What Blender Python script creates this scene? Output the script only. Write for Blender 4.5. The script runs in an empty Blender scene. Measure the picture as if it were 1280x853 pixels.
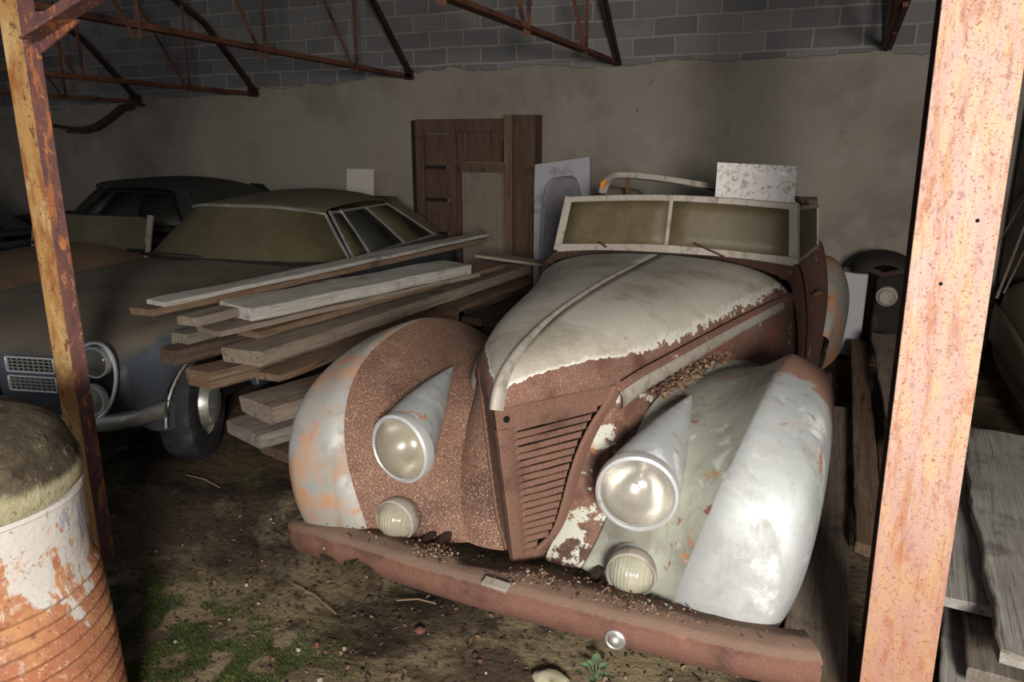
import bpy, bmesh, math, random
from mathutils import Vector, Matrix, noise, Euler
random.seed(7)
PI = math.pi
scene = bpy.context.scene
COL = scene.collection

# ---------------------------------------------------------------- camera
FPX, PITCH, YAW, CAMH = 950.0, math.radians(14.9), math.radians(23.5), 1.75
_fw = Vector((-math.sin(YAW)*math.cos(PITCH), math.cos(YAW)*math.cos(PITCH), -math.sin(PITCH)))
_rt = Vector((math.cos(YAW), math.sin(YAW), 0))
_up = _rt.cross(_fw)
CAM = Vector((0, 0, CAMH))
cam_data = bpy.data.cameras.new('camera')
cam_data.sensor_width = 36.0
cam_data.lens = 36.0*FPX/1280.0
cam_data.clip_start = 0.05
cam_o = bpy.data.objects.new('camera', cam_data)
COL.objects.link(cam_o)
cam_o.matrix_world = Matrix(((_rt.x, _up.x, -_fw.x, 0), (_rt.y, _up.y, -_fw.y, 0), (_rt.z, _up.z, -_fw.z, CAMH), (0, 0, 0, 1)))
scene.camera = cam_o

def at(px, py, x=None, y=None, z=None):
    """survey helper: the point of the place seen at a photo pixel, at a known x, depth y or height z"""
    d = _fw + _rt*((px-640)/FPX) - _up*((py-426.5)/FPX)
    if z is not None: t = (z-CAMH)/d.z
    elif y is not None: t = y/d.y
    else: t = x/d.x
    return CAM + d*t

# ---------------------------------------------------------------- mesh collector
class MB:
    def __init__(s):
        s.v = []; s.f = []; s.m = []; s.uv = []
    def add(s, vs, fs, mi=0, uvs=None):
        o = len(s.v)
        s.v += [Vector(p) for p in vs]
        s.uv += (uvs if uvs else [(0, 0)]*len(vs))
        for f in fs:
            s.f.append(tuple(o+i for i in f)); s.m.append(mi)
        return s
    def box(s, c, size, rot=None, mi=0):
        hx, hy, hz = size[0]/2, size[1]/2, size[2]/2
        R = rot if rot is not None else Matrix.Identity(3)
        vs = [Vector(c)+R @ Vector((x*hx, y*hy, z*hz)) for x in (-1, 1) for y in (-1, 1) for z in (-1, 1)]
        return s.add(vs, [(0, 1, 3, 2), (4, 6, 7, 5), (0, 4, 5, 1), (2, 3, 7, 6), (0, 2, 6, 4), (1, 5, 7, 3)], mi)
    def bar(s, a, b, w, h, up=(0, 0, 1), mi=0):
        a = Vector(a); b = Vector(b); d = (b-a).normalized(); u = Vector(up)
        sd = d.cross(u)
        if sd.length < 1e-4: sd = d.cross(Vector((0, 1, 0)))
        sd.normalize(); u = sd.cross(d).normalized()
        vs = [p+sd*(i*w/2)+u*(j*h/2) for p in (a, b) for i, j in ((-1, -1), (1, -1), (1, 1), (-1, 1))]
        return s.add(vs, [(3, 2, 1, 0), (4, 5, 6, 7), (0, 1, 5, 4), (1, 2, 6, 5), (2, 3, 7, 6), (3, 0, 4, 7)], mi)
    def angle(s, a, b, w, t, up=(0, 0, 1), flip=1, mi=0):
        """an L-section iron from a to b"""
        a = Vector(a); b = Vector(b); d = (b-a).normalized(); u = Vector(up)
        sd = d.cross(u).normalized()*flip; u = (sd.cross(d)*flip).normalized()
        prof = [(0, 0), (w, 0), (w, t), (t, t), (t, w), (0, w)]
        vs = [p+sd*i+u*j for p in (a, b) for i, j in prof]
        n = 6
        fs = [(i, (i+1) % n, n+(i+1) % n, n+i) for i in range(n)]+[(3, 2, 1, 0), (5, 4, 3, 0), (n, n+1, n+2, n+3), (n, n+3, n+4, n+5)]
        return s.add(vs, fs, mi)
    def tube(s, pts, r, n=10, mi=0, cap=True, closed=False):
        pts = [Vector(p) for p in pts]
        rs = r if isinstance(r, (list, tuple)) else [r]*len(pts)
        vs = []; ref = None
        for i, p in enumerate(pts):
            if closed: d = pts[(i+1) % len(pts)]-pts[i-1]
            else: d = pts[min(i+1, len(pts)-1)]-pts[max(i-1, 0)]
            d.normalize()
            if ref is None:
                ref = Vector((0, 0, 1)) if abs(d.z) < .9 else Vector((1, 0, 0))
            a = d.cross(ref).normalized(); b = a.cross(d).normalized(); ref = b
            for k in range(n):
                t = 2*PI*k/n
                vs.append(p+a*(math.cos(t)*rs[i])+b*(math.sin(t)*rs[i]))
        m = len(pts); fs = []
        for i in range(m if closed else m-1):
            j = (i+1) % m
            for k in range(n):
                l = (k+1) % n
                fs.append((i*n+k, i*n+l, j*n+l, j*n+k))
        if cap and not closed:
            fs.append(tuple(range(n-1, -1, -1))); fs.append(tuple((m-1)*n+k for k in range(n)))
        return s.add(vs, fs, mi)
    def lathe(s, prof, c, axis=(0, 0, 1), n=32, mi=0, mis=None, sx=1.0):
        """prof: (radius, height along axis)"""
        ax = Vector(axis).normalized()
        ref = Vector((0, 0, 1)) if abs(ax.z) < .9 else Vector((0, 1, 0))
        a = ax.cross(ref).normalized(); b = a.cross(ax).normalized(); c = Vector(c)
        vs = []
        for r, h in prof:
            for k in range(n):
                t = 2*PI*k/n
                vs.append(c+ax*h+a*(math.cos(t)*r*sx)+b*(math.sin(t)*r))
        for i in range(len(prof)-1):
            pass
        o = len(s.v)
        s.v += vs; s.uv += [(0, 0)]*len(vs)
        for i in range(len(prof)-1):
            for k in range(n):
                l = (k+1) % n
                s.f.append((o+i*n+k, o+i*n+l, o+(i+1)*n+l, o+(i+1)*n+k)); s.m.append(mis[i] if mis else mi)
        for i, rev in ((0, True), (len(prof)-1, False)):
            if prof[i][0] > 1e-4:
                pass
        return s
    def grid(s, rows, mi=0, mifun=None, flip=False, close=False):
        n = len(rows[0]); m = len(rows); o = len(s.v)
        for i, r in enumerate(rows):
            for j, p in enumerate(r):
                s.v.append(Vector(p)); s.uv.append((j/(n-1), i/(m-1)))
        for i in range(m-1):
            for j in range(n if close else n-1):
                k = (j+1) % n
                f = (o+i*n+j, o+i*n+k, o+(i+1)*n+k, o+(i+1)*n+j)
                s.f.append(f[::-1] if flip else f); s.m.append(mifun(i, j) if mifun else mi)
        return s
    def build(s, name, mats, parent=None, smooth=True, sub=0, solid=0, bevel=0, crease=None, angle=35, merge=False):
        me = bpy.data.meshes.new(name)
        me.from_pydata([tuple(p) for p in s.v], [], s.f)
        if not isinstance(mats, (list, tuple)): mats = [mats]
        for m in mats: me.materials.append(m)
        for p, mi in zip(me.polygons, s.m): p.material_index = mi
        uvl = me.uv_layers.new(name='UVMap')
        for l in me.loops: uvl.data[l.index].uv = s.uv[l.vertex_index]
        bm = bmesh.new(); bm.from_mesh(me)
        if merge: bmesh.ops.remove_doubles(bm, verts=bm.verts, dist=1e-4)
        bmesh.ops.recalc_face_normals(bm, faces=bm.faces)
        if crease:
            cl = bm.edges.layers.float.new('crease_edge')
            for e in bm.edges:
                e[cl] = crease(e.verts[0].co, e.verts[1].co)
        bm.to_mesh(me); bm.free()
        if smooth:
            me.polygons.foreach_set('use_smooth', [True]*len(me.polygons))
            if not sub: me.set_sharp_from_angle(angle=math.radians(angle))
        o = bpy.data.objects.new(name, me); COL.objects.link(o)
        if parent is not None: o.parent = parent
        if bevel:
            b = o.modifiers.new('edge', 'BEVEL'); b.width = bevel; b.segments = 2; b.limit_method = 'ANGLE'
        if sub:
            u = o.modifiers.new('smooth', 'SUBSURF'); u.levels = sub; u.render_levels = sub; u.boundary_smooth = 'PRESERVE_CORNERS'
        if solid:
            d = o.modifiers.new('shell', 'SOLIDIFY'); d.thickness = solid; d.offset = -1
        return o

def tag(o, label, cat, group=None, kind=None):
    if kind != 'structure':
        o['label'] = label; o['category'] = cat
    if group: o['group'] = group
    if kind: o['kind'] = kind
    return o
def root(name, label, cat, loc=(0, 0, 0), rz=0, group=None):
    e = bpy.data.objects.new(name, None); COL.objects.link(e)
    e.location = loc; e.rotation_euler = (0, 0, rz); e.empty_display_size = .1
    return tag(e, label, cat, group)
def kids(o): return [c for c in bpy.data.objects if c.parent == o]
def settle(r):
    """move a root (or a single mesh) to the base of what was built in place"""
    ms = []
    def walk(o):
        if o.type == 'MESH': ms.append(o)
        for c in kids(o): walk(c)
    walk(r)
    pts = [v.co for o in ms for v in o.data.vertices]
    lo = Vector([min(p[i] for p in pts) for i in range(3)]); hi = Vector([max(p[i] for p in pts) for i in range(3)])
    L = Vector(((lo.x+hi.x)/2, (lo.y+hi.y)/2, lo.z))
    for o in ms: o.data.transform(Matrix.Translation(-L))
    r.location = L
    return r

# ---------------------------------------------------------------- materials
def lin(r, g, b):
    f = lambda c: ((c/255+.055)/1.055)**2.4 if c > 10 else c/255/12.92
    return (f(r), f(g), f(b), 1)
class Mat:
    def __init__(s, name, rough=.8, metal=0.0, spec=.3):
        s.m = bpy.data.materials.new(name); s.m.use_nodes = True
        s.nt = s.m.node_tree; s.nt.nodes.clear()
        s.out = s.nt.nodes.new('ShaderNodeOutputMaterial')
        s.b = s.nt.nodes.new('ShaderNodeBsdfPrincipled')
        s.nt.links.new(s.b.outputs[0], s.out.inputs[0])
        s.b.inputs['Roughness'].default_value = rough; s.b.inputs['Metallic'].default_value = metal
        s.b.inputs['Specular IOR Level'].default_value = spec
        s.tc = s.nt.nodes.new('ShaderNodeTexCoord')
        s.co = s.tc.outputs['Object']; s.col = None; s.r = rough; s.metal = metal
        s.rs = None; s.ms = None
    def N(s, t): return s.nt.nodes.new(t)
    def L(s, a, b): s.nt.links.new(a, b)
    def scaled(s, sc, loc=(0, 0, 0), rnd=False, rot=None):
        mp = s.N('ShaderNodeMapping'); mp.inputs['Scale'].default_value = sc; mp.inputs['Location'].default_value = loc
        if rot: mp.inputs['Rotation'].default_value = rot
        s.L(s.co, mp.inputs[0])
        if rnd:
            oi = s.N('ShaderNodeObjectInfo'); mu = s.N('ShaderNodeMath'); mu.operation = 'MULTIPLY'; mu.inputs[1].default_value = 37.0
            s.L(oi.outputs['Random'], mu.inputs[0])
            ad = s.N('ShaderNodeVectorMath'); s.L(mp.outputs[0], ad.inputs[0]); s.L(mu.outputs[0], ad.inputs[1])
            return ad.outputs[0]
        return mp.outputs[0]
    def noise(s, scale, detail=6, rough=.6, dist=0.0, co=None, off=None):
        n = s.N('ShaderNodeTexNoise'); n.inputs['Scale'].default_value = scale; n.inputs['Detail'].default_value = detail
        n.inputs['Roughness'].default_value = rough; n.inputs['Distortion'].default_value = dist
        if off is not None and co is None: co = s.scaled((1, 1, 1), (off, off*.7, off*1.3))
        s.L(co if co is not None else s.co, n.inputs['Vector']); return n.outputs['Fac']
    def voro(s, scale, co=None, feature='F1'):
        n = s.N('ShaderNodeTexVoronoi'); n.inputs['Scale'].default_value = scale; n.feature = feature
        s.L(co if co is not None else s.co, n.inputs['Vector']); return n.outputs['Distance']
    def ramp(s, fac, lo, hi):
        n = s.N('ShaderNodeMapRange'); n.inputs['From Min'].default_value = lo; n.inputs['From Max'].default_value = hi
        n.clamp = True; n.interpolation_type = 'SMOOTHSTEP'
        s.L(fac, n.inputs['Value']); return n.outputs[0]
    def math(s, op, a, b=None):
        n = s.N('ShaderNodeMath'); n.operation = op
        for i, x in enumerate((a, b)):
            if x is None: continue
            if hasattr(x, 'is_linked'): s.L(x, n.inputs[i])
            else: n.inputs[i].default_value = x
        return n.outputs[0]
    def base(s, c): s.col = c; return s
    def _mix(s, fac, a, b, colour=True):
        n = s.N('ShaderNodeMix'); n.data_type = 'RGBA' if colour else 'FLOAT'
        ins = (n.inputs[6], n.inputs[7]) if colour else (n.inputs[2], n.inputs[3])
        if hasattr(fac, 'is_linked'): s.L(fac, n.inputs[0])
        else: n.inputs[0].default_value = fac
        for i, x in zip(ins, (a, b)):
            if hasattr(x, 'is_linked'): s.L(x, i)
            else: i.default_value = x
        return n.outputs[2] if colour else n.outputs[0]
    def over(s, c, fac, rough=None, metal=None, amt=None):
        if amt is not None: fac = s.math('MULTIPLY', fac, amt)
        s.col = s._mix(fac, s.col, c)
        if rough is not None: s.rs = s._mix(fac, s.rs if s.rs is not None else s.r, rough, False)
        if metal is not None: s.ms = s._mix(fac, s.ms if s.ms is not None else s.metal, metal, False)
        return s
    def layer(s, c, scale, lo, hi, detail=6, rgh=.65, dist=0, co=None, off=0, rough=None, metal=None, amt=None):
        return s.over(c, s.ramp(s.noise(scale, detail, rgh, dist, co, off if co is None else None), lo, hi), rough, metal, amt)
    def sep(s, src=None):
        n = s.N('ShaderNodeSeparateXYZ'); s.L(src if src is not None else s.co, n.inputs[0]); return n.outputs
    def uv(s): return s.tc.outputs['UV']
    def bump(s, fac, strength=.3, dist=.01):
        n = s.N('ShaderNodeBump'); n.inputs['Strength'].default_value = strength; n.inputs['Distance'].default_value = dist
        s.L(fac, n.inputs['Height'])
        if s.b.inputs['Normal'].is_linked:
            s.L(s.b.inputs['Normal'].links[0].from_socket, n.inputs['Normal'])
        s.L(n.outputs[0], s.b.inputs['Normal']); return s
    def done(s):
        if hasattr(s.col, 'is_linked'): s.L(s.col, s.b.inputs['Base Color'])
        else: s.b.inputs['Base Color'].default_value = s.col
        if s.rs is not None: s.L(s.rs, s.b.inputs['Roughness'])
        if s.ms is not None: s.L(s.ms, s.b.inputs['Metallic'])
        return s.m

RUST, RUSTD, RUSTL, RUSTO = lin(103, 75, 62), lin(66, 46, 39), lin(138, 112, 97), lin(140, 100, 66)
def mk_rust(name, base=RUST, dark=RUSTD, light=RUSTL, sp=1.0, bump=.5):
    m = Mat(name, .85, 0, .25).base(base)
    m.layer(dark, 3*sp, .48, .68)
    m.layer(RUSTO, 2.2*sp, .58, .74, off=4, amt=.45)
    m.layer(light, 200*sp, .52, .74, detail=3, off=2, amt=.5)
    m.layer(dark, 130*sp, .56, .7, detail=3, off=8, amt=.7)
    return m.bump(m.noise(70*sp, 4), bump, .004).done()
rust_car = mk_rust('rusted_sheet_metal')
rust_iron = mk_rust('rusted_iron', lin(98, 62, 46), lin(50, 32, 27), lin(150, 98, 66))
rust_dark = mk_rust('dark_rusted_iron', lin(58, 42, 36), lin(34, 27, 24), lin(84, 60, 48))
rust_black = mk_rust('blackened_metal', lin(34, 30, 28), lin(20, 19, 19), lin(50, 42, 36))

def mk_paint(name, paint, patches, rough=.5, metal=0, spec=.4, streak=None, dust=None):
    m = Mat(name, rough, metal, spec).base(paint)
    pl = tuple(min(1, c*1.25) for c in paint[:3])+(1,); pd = tuple(c*.6 for c in paint[:3])+(1,)
    m.layer(pl, 5, .45, .7, off=1, amt=.7)
    m.layer(pd, 7, .55, .75, off=5, amt=.6)
    for (c, sc, lo, hi, off) in patches:
        m.layer(c, sc, lo, hi, off=off, detail=9, rgh=.72, dist=.4, rough=.9, metal=0)
    m.layer(pd, 80, .6, .75, off=3, detail=3, amt=.35)
    return m

# the near fender: grey green paint, rust blots
m = mk_paint('grey_fender_paint', lin(146, 147, 134), [(lin(120, 118, 106), 4, .46, .66, 17), (lin(160, 112, 72), 6, .57, .66, 3), (lin(122, 80, 66), 5.2, .60, .63, 11), (lin(178, 178, 168), 9, .56, .66, 27)], rough=.58)
m.over(lin(104, 96, 82), m.ramp(m.noise(7, 7, .7, .3, co=m.scaled((1.6, 1.6, .25))), .54, .72), amt=.6)
fender_paint = m.bump(m.noise(60, 3), .12, .003).done()
m = mk_paint('worn_bare_fender_metal', lin(168, 170, 168), [(lin(138, 138, 135), 2.6, .45, .66, 2), (lin(186, 186, 182), 6, .54, .68, 31), (lin(150, 104, 80), 6.5, .61, .64, 9)], rough=.44, metal=.3)
m.over(lin(120, 118, 112), m.ramp(m.noise(8, 8, .7, .3, co=m.scaled((1.8, 1.8, .22))), .52, .70), rough=.65, amt=.6)
m.over(lin(96, 92, 86), m.ramp(m.noise(11, 9, .75, .5, off=44), .64, .70), rough=.8, amt=.6)
ys = m.math('ADD', m.sep()[1], m.math('MULTIPLY', m.noise(9, 7), .35)); m.over(lin(134, 98, 80), m.ramp(ys, 2.68, 2.74), rough=.9, metal=0)
fender_bare = m.bump(m.noise(25, 5), .08, .003).done()
m = mk_paint('bare_fender_metal_with_orange_stains', lin(148, 147, 141), [(lin(128, 124, 116), 3, .5, .66, 33), (lin(164, 114, 78), 3.2, .46, .62, 3), (lin(176, 158, 108), 3, .56, .7, 14), (lin(110, 74, 58), 6, .62, .7, 21)], rough=.5, metal=.25)
m.over(lin(136, 96, 68), m.ramp(m.noise(9, 8, .7, .3, co=m.scaled((1.8, 1.8, .2))), .53, .70), rough=.8, amt=.65)
fender_stained = m.bump(m.noise(25, 5), .1, .003).done()
# rust with sparkle on the far fender
m = Mat('speckled_rust_fender', .8, 0, .3).base(lin(106, 76, 62))
m.layer(lin(76, 52, 43), 3.2, .45, .65)
m.layer(lin(142, 108, 86), 4, .55, .75, off=3, amt=.5)
m.layer(lin(186, 164, 138), 210, .54, .68, detail=2, off=2, amt=.7)
m.layer(lin(62, 44, 37), 160, .56, .68, detail=2, off=8, amt=.7)
fender_rust = m.bump(m.noise(80, 4), .5, .004).done()
# nose: rust with flakes of paint
m = Mat('flaking_nose_paint', .85, 0, .25).base(lin(104, 77, 65))
m.layer(lin(70, 50, 43), 6, .46, .62)
m.layer(lin(168, 126, 108), 85, .58, .72, detail=3, off=2, amt=.7)
m.layer(lin(84, 54, 42), 4, .52, .62, off=29, amt=.8)
m.layer(lin(166, 164, 150), 8, .53, .55, off=6, detail=8, rgh=.7)
m.layer(lin(160, 108, 70), 7, .6, .7, off=13, amt=.7)
nose_flake = m.bump(m.noise(50, 5), .4, .004).done()
# hood: dusty cream paint that ends in a ragged fringe above the rusted lower edge
def mk_hood(name, cream, dusty):
    m = Mat(name, .62, 0, .35).base(cream)
    m.layer(dusty, 2.4, .42, .68, off=2)
    m.layer(lin(126, 116, 98), 6, .55, .75, off=7, amt=.6)
    m.layer(lin(186, 180, 166), 70, .56, .72, detail=3, off=4, amt=.45)
    m.layer(lin(120, 84, 62), 6, .68, .72, off=31, amt=.9)
    m.layer(lin(92, 82, 68), 40, .62, .74, detail=4, off=5, amt=.5)
    u = m.sep(m.uv())
    # distance to the lower edge (u) and to the front (v), roughened by streaky noise
    n1 = m.noise(26, 8, .7, .6, co=m.scaled((1, .45, .45)))
    n2 = m.noise(5, 4, .6)
    n3 = m.noise(70, 5, .7, .4, co=m.scaled((1, .35, .35), (3, 1, 2)))
    e = m.math('ADD', u[0], m.math('MULTIPLY', m.math('SUBTRACT', n1, .5), .36))
    e = m.math('ADD', e, m.math('MULTIPLY', m.math('SUBTRACT', n3, .5), .22))
    e = m.math('ADD', e, m.math('MULTIPLY', m.math('SUBTRACT', n2, .5), .16))
    fr = m.math('MULTIPLY', m.ramp(u[1], .40, .10), .80)
    e = m.math('ADD', e, fr)
    e = m.math('SUBTRACT', e, m.math('MULTIPLY', m.ramp(u[1], .30, .62), .13))
    mask = m.ramp(e, .79, .815)
    edge = m.math('MULTIPLY', m.ramp(e, .68, .80), m.math('SUBTRACT', 1.0, mask))
    m.over(lin(205, 202, 190), edge, amt=.8)
    # rust
    m.over(lin(118, 84, 70), mask, rough=.9)
    rc = m._mix(m.ramp(m.noise(170, 3), .5, .7), lin(104, 75, 62), lin(140, 112, 97))
    rc = m._mix(m.ramp(m.noise(5, 5), .5, .7), rc, lin(86, 54, 44))
    m.col = m._mix(mask, m.col, rc)
    return m.bump(m.math('ADD', m.noise(60, 4), m.math('MULTIPLY', mask, -.6)), .25, .004).done()
hood_paint = mk_hood('dusty_cream_hood_paint', lin(172, 165, 152), lin(140, 132, 116))
m = Mat('rust_and_red_primer', .85, 0, .25).base(lin(104, 76, 64))
m.layer(lin(116, 70, 59), 5, .5, .64, off=3)
m.layer(lin(74, 50, 42), 6, .55, .7, off=7)
m.layer(lin(166, 156, 136), 8, .62, .68, off=9, detail=8)
m.layer(lin(158, 124, 106), 85, .58, .72, detail=3, off=2, amt=.7)
body_rust = m.bump(m.noise(60, 4), .4, .004).done()
m = Mat('tarnished_chrome', .38, .75, .5).base(lin(178, 176, 168))
m.layer(lin(120, 112, 98), 12, .5, .7, off=2, rough=.7, metal=.2)
m.layer(lin(205, 204, 196), 30, .56, .7, off=6, amt=.6)
chrome_dull = m.bump(m.noise(60, 4), .15, .002).done()
m = Mat('bezel_chrome', .3, .55, .6).base(lin(206, 206, 204)); m.layer(lin(150, 146, 136), 20, .55, .75, rough=.5, metal=.4)
chrome = m.done()
m = Mat('weathered_frame_metal', .7, .2, .3).base(lin(150, 141, 130))
m.layer(lin(126, 115, 104), 14, .5, .68, off=2); m.layer(lin(112, 88, 74), 14, .62, .7, off=5, amt=.7); m.layer(lin(184, 178, 168), 50, .58, .7, off=7, amt=.5)
frame_metal = m.bump(m.noise(70, 4), .4, .003).done()
# dust-covered glass
def mk_dust_glass(name, a, b, c, spot=True):
    m = Mat(name, .55, 0, .4).base(a)
    m.layer(b, 5, .42, .68, off=1); m.layer(c, 60, .56, .72, detail=4, off=5, amt=.5)
    if spot: m.layer(lin(122, 82, 54), 4.2, .6, .72, off=12, amt=.6)
    m.layer(tuple(x*.5 for x in a[:3])+(1,), 3, .58, .78, off=8, amt=.6)
    return m.bump(m.noise(90, 3), .1, .002).done()
dust_glass = mk_dust_glass('dust_caked_glass', lin(80, 70, 48), lin(90, 80, 57), lin(112, 101, 77))
dust_glass_green = mk_dust_glass('dusty_green_tinted_glass', lin(74, 67, 47), lin(82, 75, 54), lin(98, 90, 68), False)
dark_glass = mk_dust_glass('dark_dusty_window_glass', lin(44, 48, 42), lin(56, 58, 46), lin(76, 74, 56), False)
# lamp lens: clear dusty glass over a reflector bowl
def mk_lens(name, dust, amount, ribs=False):
    m = Mat(name, .16, 0, .6).base(dust)
    m.layer(tuple(x*.72 for x in dust[:3])+(1,), 9, .45, .7); m.layer(lin(190, 160, 96), 7, .62, .75, off=4, amt=.5)
    if ribs:
        w = m.N('ShaderNodeTexWave'); w.inputs['Scale'].default_value = 26; w.bands_direction = 'X'
        m.L(m.co, w.inputs['Vector']); m.bump(w.outputs['Fac'], .35, .004)
    tr = m.N('ShaderNodeBsdfTransparent'); mx = m.N('ShaderNodeMixShader')
    f = m.ramp(m.noise(6, 5, off=3), .25, .75); f = m.math('ADD', m.math('MULTIPLY', f, .3), amount-.15)
    m.done(); m.L(f, mx.inputs[0]); m.L(tr.outputs[0], mx.inputs[1]); m.L(m.b.outputs[0], mx.inputs[2]); m.L(mx.outputs[0], m.out.inputs[0])
    return m.m
lens_near = mk_lens('dusty_headlight_glass', lin(150, 143, 132), .62)
lens_far = mk_lens('dirty_headlight_glass', lin(144, 135, 117), .76)
lens_fog = mk_lens('ribbed_fog_lamp_glass', lin(180, 174, 152), .6, True)
reflector = Mat('lamp_reflector', .28, .95, .5).base(lin(205, 203, 196)).done()
m = Mat('black_rubber', .8, 0, .3).base(lin(40, 40, 42)); m.layer(lin(78, 74, 68), 5, .45, .7); rubber = m.bump(m.noise(40, 4), .2, .004).done()
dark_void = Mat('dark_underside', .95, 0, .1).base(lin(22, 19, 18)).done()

# the other cars
def mk_dusty(name, paint, dust, lo=.2, hi=.75, rough=.55):
    """paint that shows on upright faces; dust that has settled on faces that look up"""
    m = Mat(name, rough, .0, .45).base(paint)
    m.layer(tuple(min(1, c*1.5) for c in paint[:3])+(1,), 4, .5, .75, off=2, amt=.6)
    m.layer(lin(150, 150, 150), 60, .68, .76, detail=3, off=9, amt=.4)
    g = m.N('ShaderNodeNewGeometry'); nz = m.sep(g.outputs['Normal'])[2]
    k = m.math('ADD', nz, m.math('MULTIPLY', m.math('SUBTRACT', m.noise(6, 6), .5), .5))
    d = m._mix(m.ramp(m.noise(3, 6, off=5), .4, .7), dust, tuple(c*.72 for c in dust[:3])+(1,))
    d = m._mix(m.math('MULTIPLY', m.ramp(m.noise(50, 3, off=2), .58, .72), .5), d, tuple(min(1, c*1.4) for c in dust[:3])+(1,))
    f = m.ramp(k, lo, hi); m.over(d, f, rough=.95)
    return m.bump(m.noise(40, 4), .12, .003).done()
blue_paint = mk_dusty('dusty_blue_grey_paint', lin(70, 75, 81), lin(104, 92, 76), .62, .95)
olive_roof = mk_dusty('olive_dust_roof', lin(72, 67, 50), lin(98, 89, 66))
brown_paint = mk_dusty('dusty_orange_brown_paint', lin(104, 72, 52), lin(112, 88, 66))
black_paint = mk_dusty('dusty_black_paint', lin(30, 31, 33), lin(50, 47, 42))
brown_dust = mk_dusty('dusty_brown_panel', lin(120, 106, 88), lin(120, 104, 82))
mesh_dark = Mat('grille_mesh_dark', .6, .5, .4).base(lin(52, 54, 56)).done()

# timber
def mk_wood(name, a, b, c, e, up=False):
    ax = (lambda l, k: (k, k, l)) if up else (lambda l, k: (l, k, k))
    m = Mat(name, .88, 0, .2).base(a)
    g = m.scaled(ax(1.2, 14), rnd=True)
    m.over(b, m.ramp(m.noise(2.2, 8, .7, .6, co=g), .38, .68))
    m.over(c, m.ramp(m.noise(3.5, 8, .75, .3, co=m.scaled(ax(.8, 22), (3, 1, 2), rnd=True)), .56, .72), amt=.8)
    m.over(e, m.ramp(m.noise(1.3, 5, .6, .5, co=m.scaled(ax(1, 3), (7, 2, 2), rnd=True)), .52, .72), amt=.7)
    gr = m.noise(3, 9, .75, .4, co=m.scaled(ax(.7, 26), rnd=True))
    m.over(tuple(x*.45 for x in c[:3])+(1,), m.ramp(m.noise(4, 9, .8, .5, co=m.scaled(ax(.5, 34), (9, 4, 1), rnd=True)), .54, .66), amt=.75)
    m.over(tuple(x*.55 for x in c[:3])+(1,), m.ramp(m.noise(3, 8, .75, .8, co=m.scaled(ax(.35, 11), (5, 8, 3), rnd=True)), .55, .64), amt=.7)
    m.over(tuple(min(1, x*1.35) for x in b[:3])+(1,), m.ramp(m.noise(3, 8, .75, .5, co=m.scaled(ax(.4, 15), (2, 6, 9), rnd=True)), .58, .68), amt=.5)
    m.layer(tuple(x*.6 for x in c[:3])+(1,), 5, .56, .72, off=13, amt=.6)
    return m.bump(gr, .9, .012).done()
wood_grey = mk_wood('weathered_grey_timber', lin(122, 112, 101), lin(150, 141, 130), lin(76, 66, 57), lin(108, 86, 70))
wood_pale = mk_wood('pale_weathered_timber', lin(170, 163, 153), lin(190, 185, 177), lin(116, 106, 96), lin(146, 128, 110))
wood_brown = mk_wood('brown_timber', lin(116, 92, 73), lin(136, 114, 95), lin(70, 54, 43), lin(122, 86, 62))
wood_dark = mk_wood('dark_timber', lin(82, 66, 54), lin(104, 88, 74), lin(48, 38, 32), lin(92, 66, 50))
wood_ash = mk_wood('dusty_ash_timber', lin(130, 114, 99), lin(150, 136, 121), lin(86, 72, 61), lin(114, 92, 76))
# ================================================================ the setting
WY = 7.5
m = Mat('grey_block_wall', .95, 0, .1)
s3 = m.sep(); cb = m.N('ShaderNodeCombineXYZ'); m.L(s3[0], cb.inputs[0]); m.L(s3[2], cb.inputs[1])
wob = m.N('ShaderNodeVectorMath'); wob.operation = 'ADD'
nz = m.N('ShaderNodeTexNoise'); nz.inputs['Scale'].default_value = 3.0; m.L(m.co, nz.inputs['Vector'])
sc = m.N('ShaderNodeVectorMath'); sc.operation = 'SCALE'; sc.inputs['Scale'].default_value = .03
m.L(nz.outputs['Color'], sc.inputs[0]); m.L(cb.outputs[0], wob.inputs[0]); m.L(sc.outputs[0], wob.inputs[1])
bk = m.N('ShaderNodeTexBrick'); bk.inputs['Scale'].default_value = 1.0
bk.inputs['Brick Width'].default_value = .40; bk.inputs['Row Height'].default_value = .168
bk.inputs['Mortar Size'].default_value = .015; bk.inputs['Mortar Smooth'].default_value = .3; bk.inputs['Bias'].default_value = -.2
bk.inputs['Color1'].default_value = lin(104, 101, 100); bk.inputs['Color2'].default_value = lin(130, 126, 122); bk.inputs['Mortar'].default_value = lin(136, 131, 124)
m.L(wob.outputs[0], bk.inputs['Vector'])
m.base(bk.outputs['Color'])
m.layer(lin(96, 94, 96), 2.0, .5, .75, off=3, amt=.5); m.layer(lin(170, 166, 160), 40, .6, .75, off=6, amt=.3)
m.bump(m.math('ADD', m.math('MULTIPLY', bk.outputs['Fac'], .8), m.math('MULTIPLY', m.noise(30, 4), .4)), .7, .02)
block_wall = m.done()
m = Mat('stained_plaster', .95, 0, .1).base(lin(138, 130, 118))
m.layer(lin(116, 107, 96), 1.1, .42, .68, off=2, amt=.8); m.layer(lin(150, 143, 132), 2.6, .52, .74, off=5, amt=.6)
m.layer(lin(92, 82, 72), 3.0, .64, .74, off=9, detail=9, amt=.6)
m.layer(lin(72, 60, 50), 9, .70, .73, off=21, detail=6, amt=.7); m.layer(lin(108, 98, 88), 30, .6, .75, off=4, amt=.4)
plaster = m.bump(m.noise(9, 8), .5, .012).done()
m = Mat('bare_soil', .97, 0, .1).base(lin(84, 71, 57))
m.layer(lin(50, 41, 34), 2.0, .46, .64, off=1)
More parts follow.
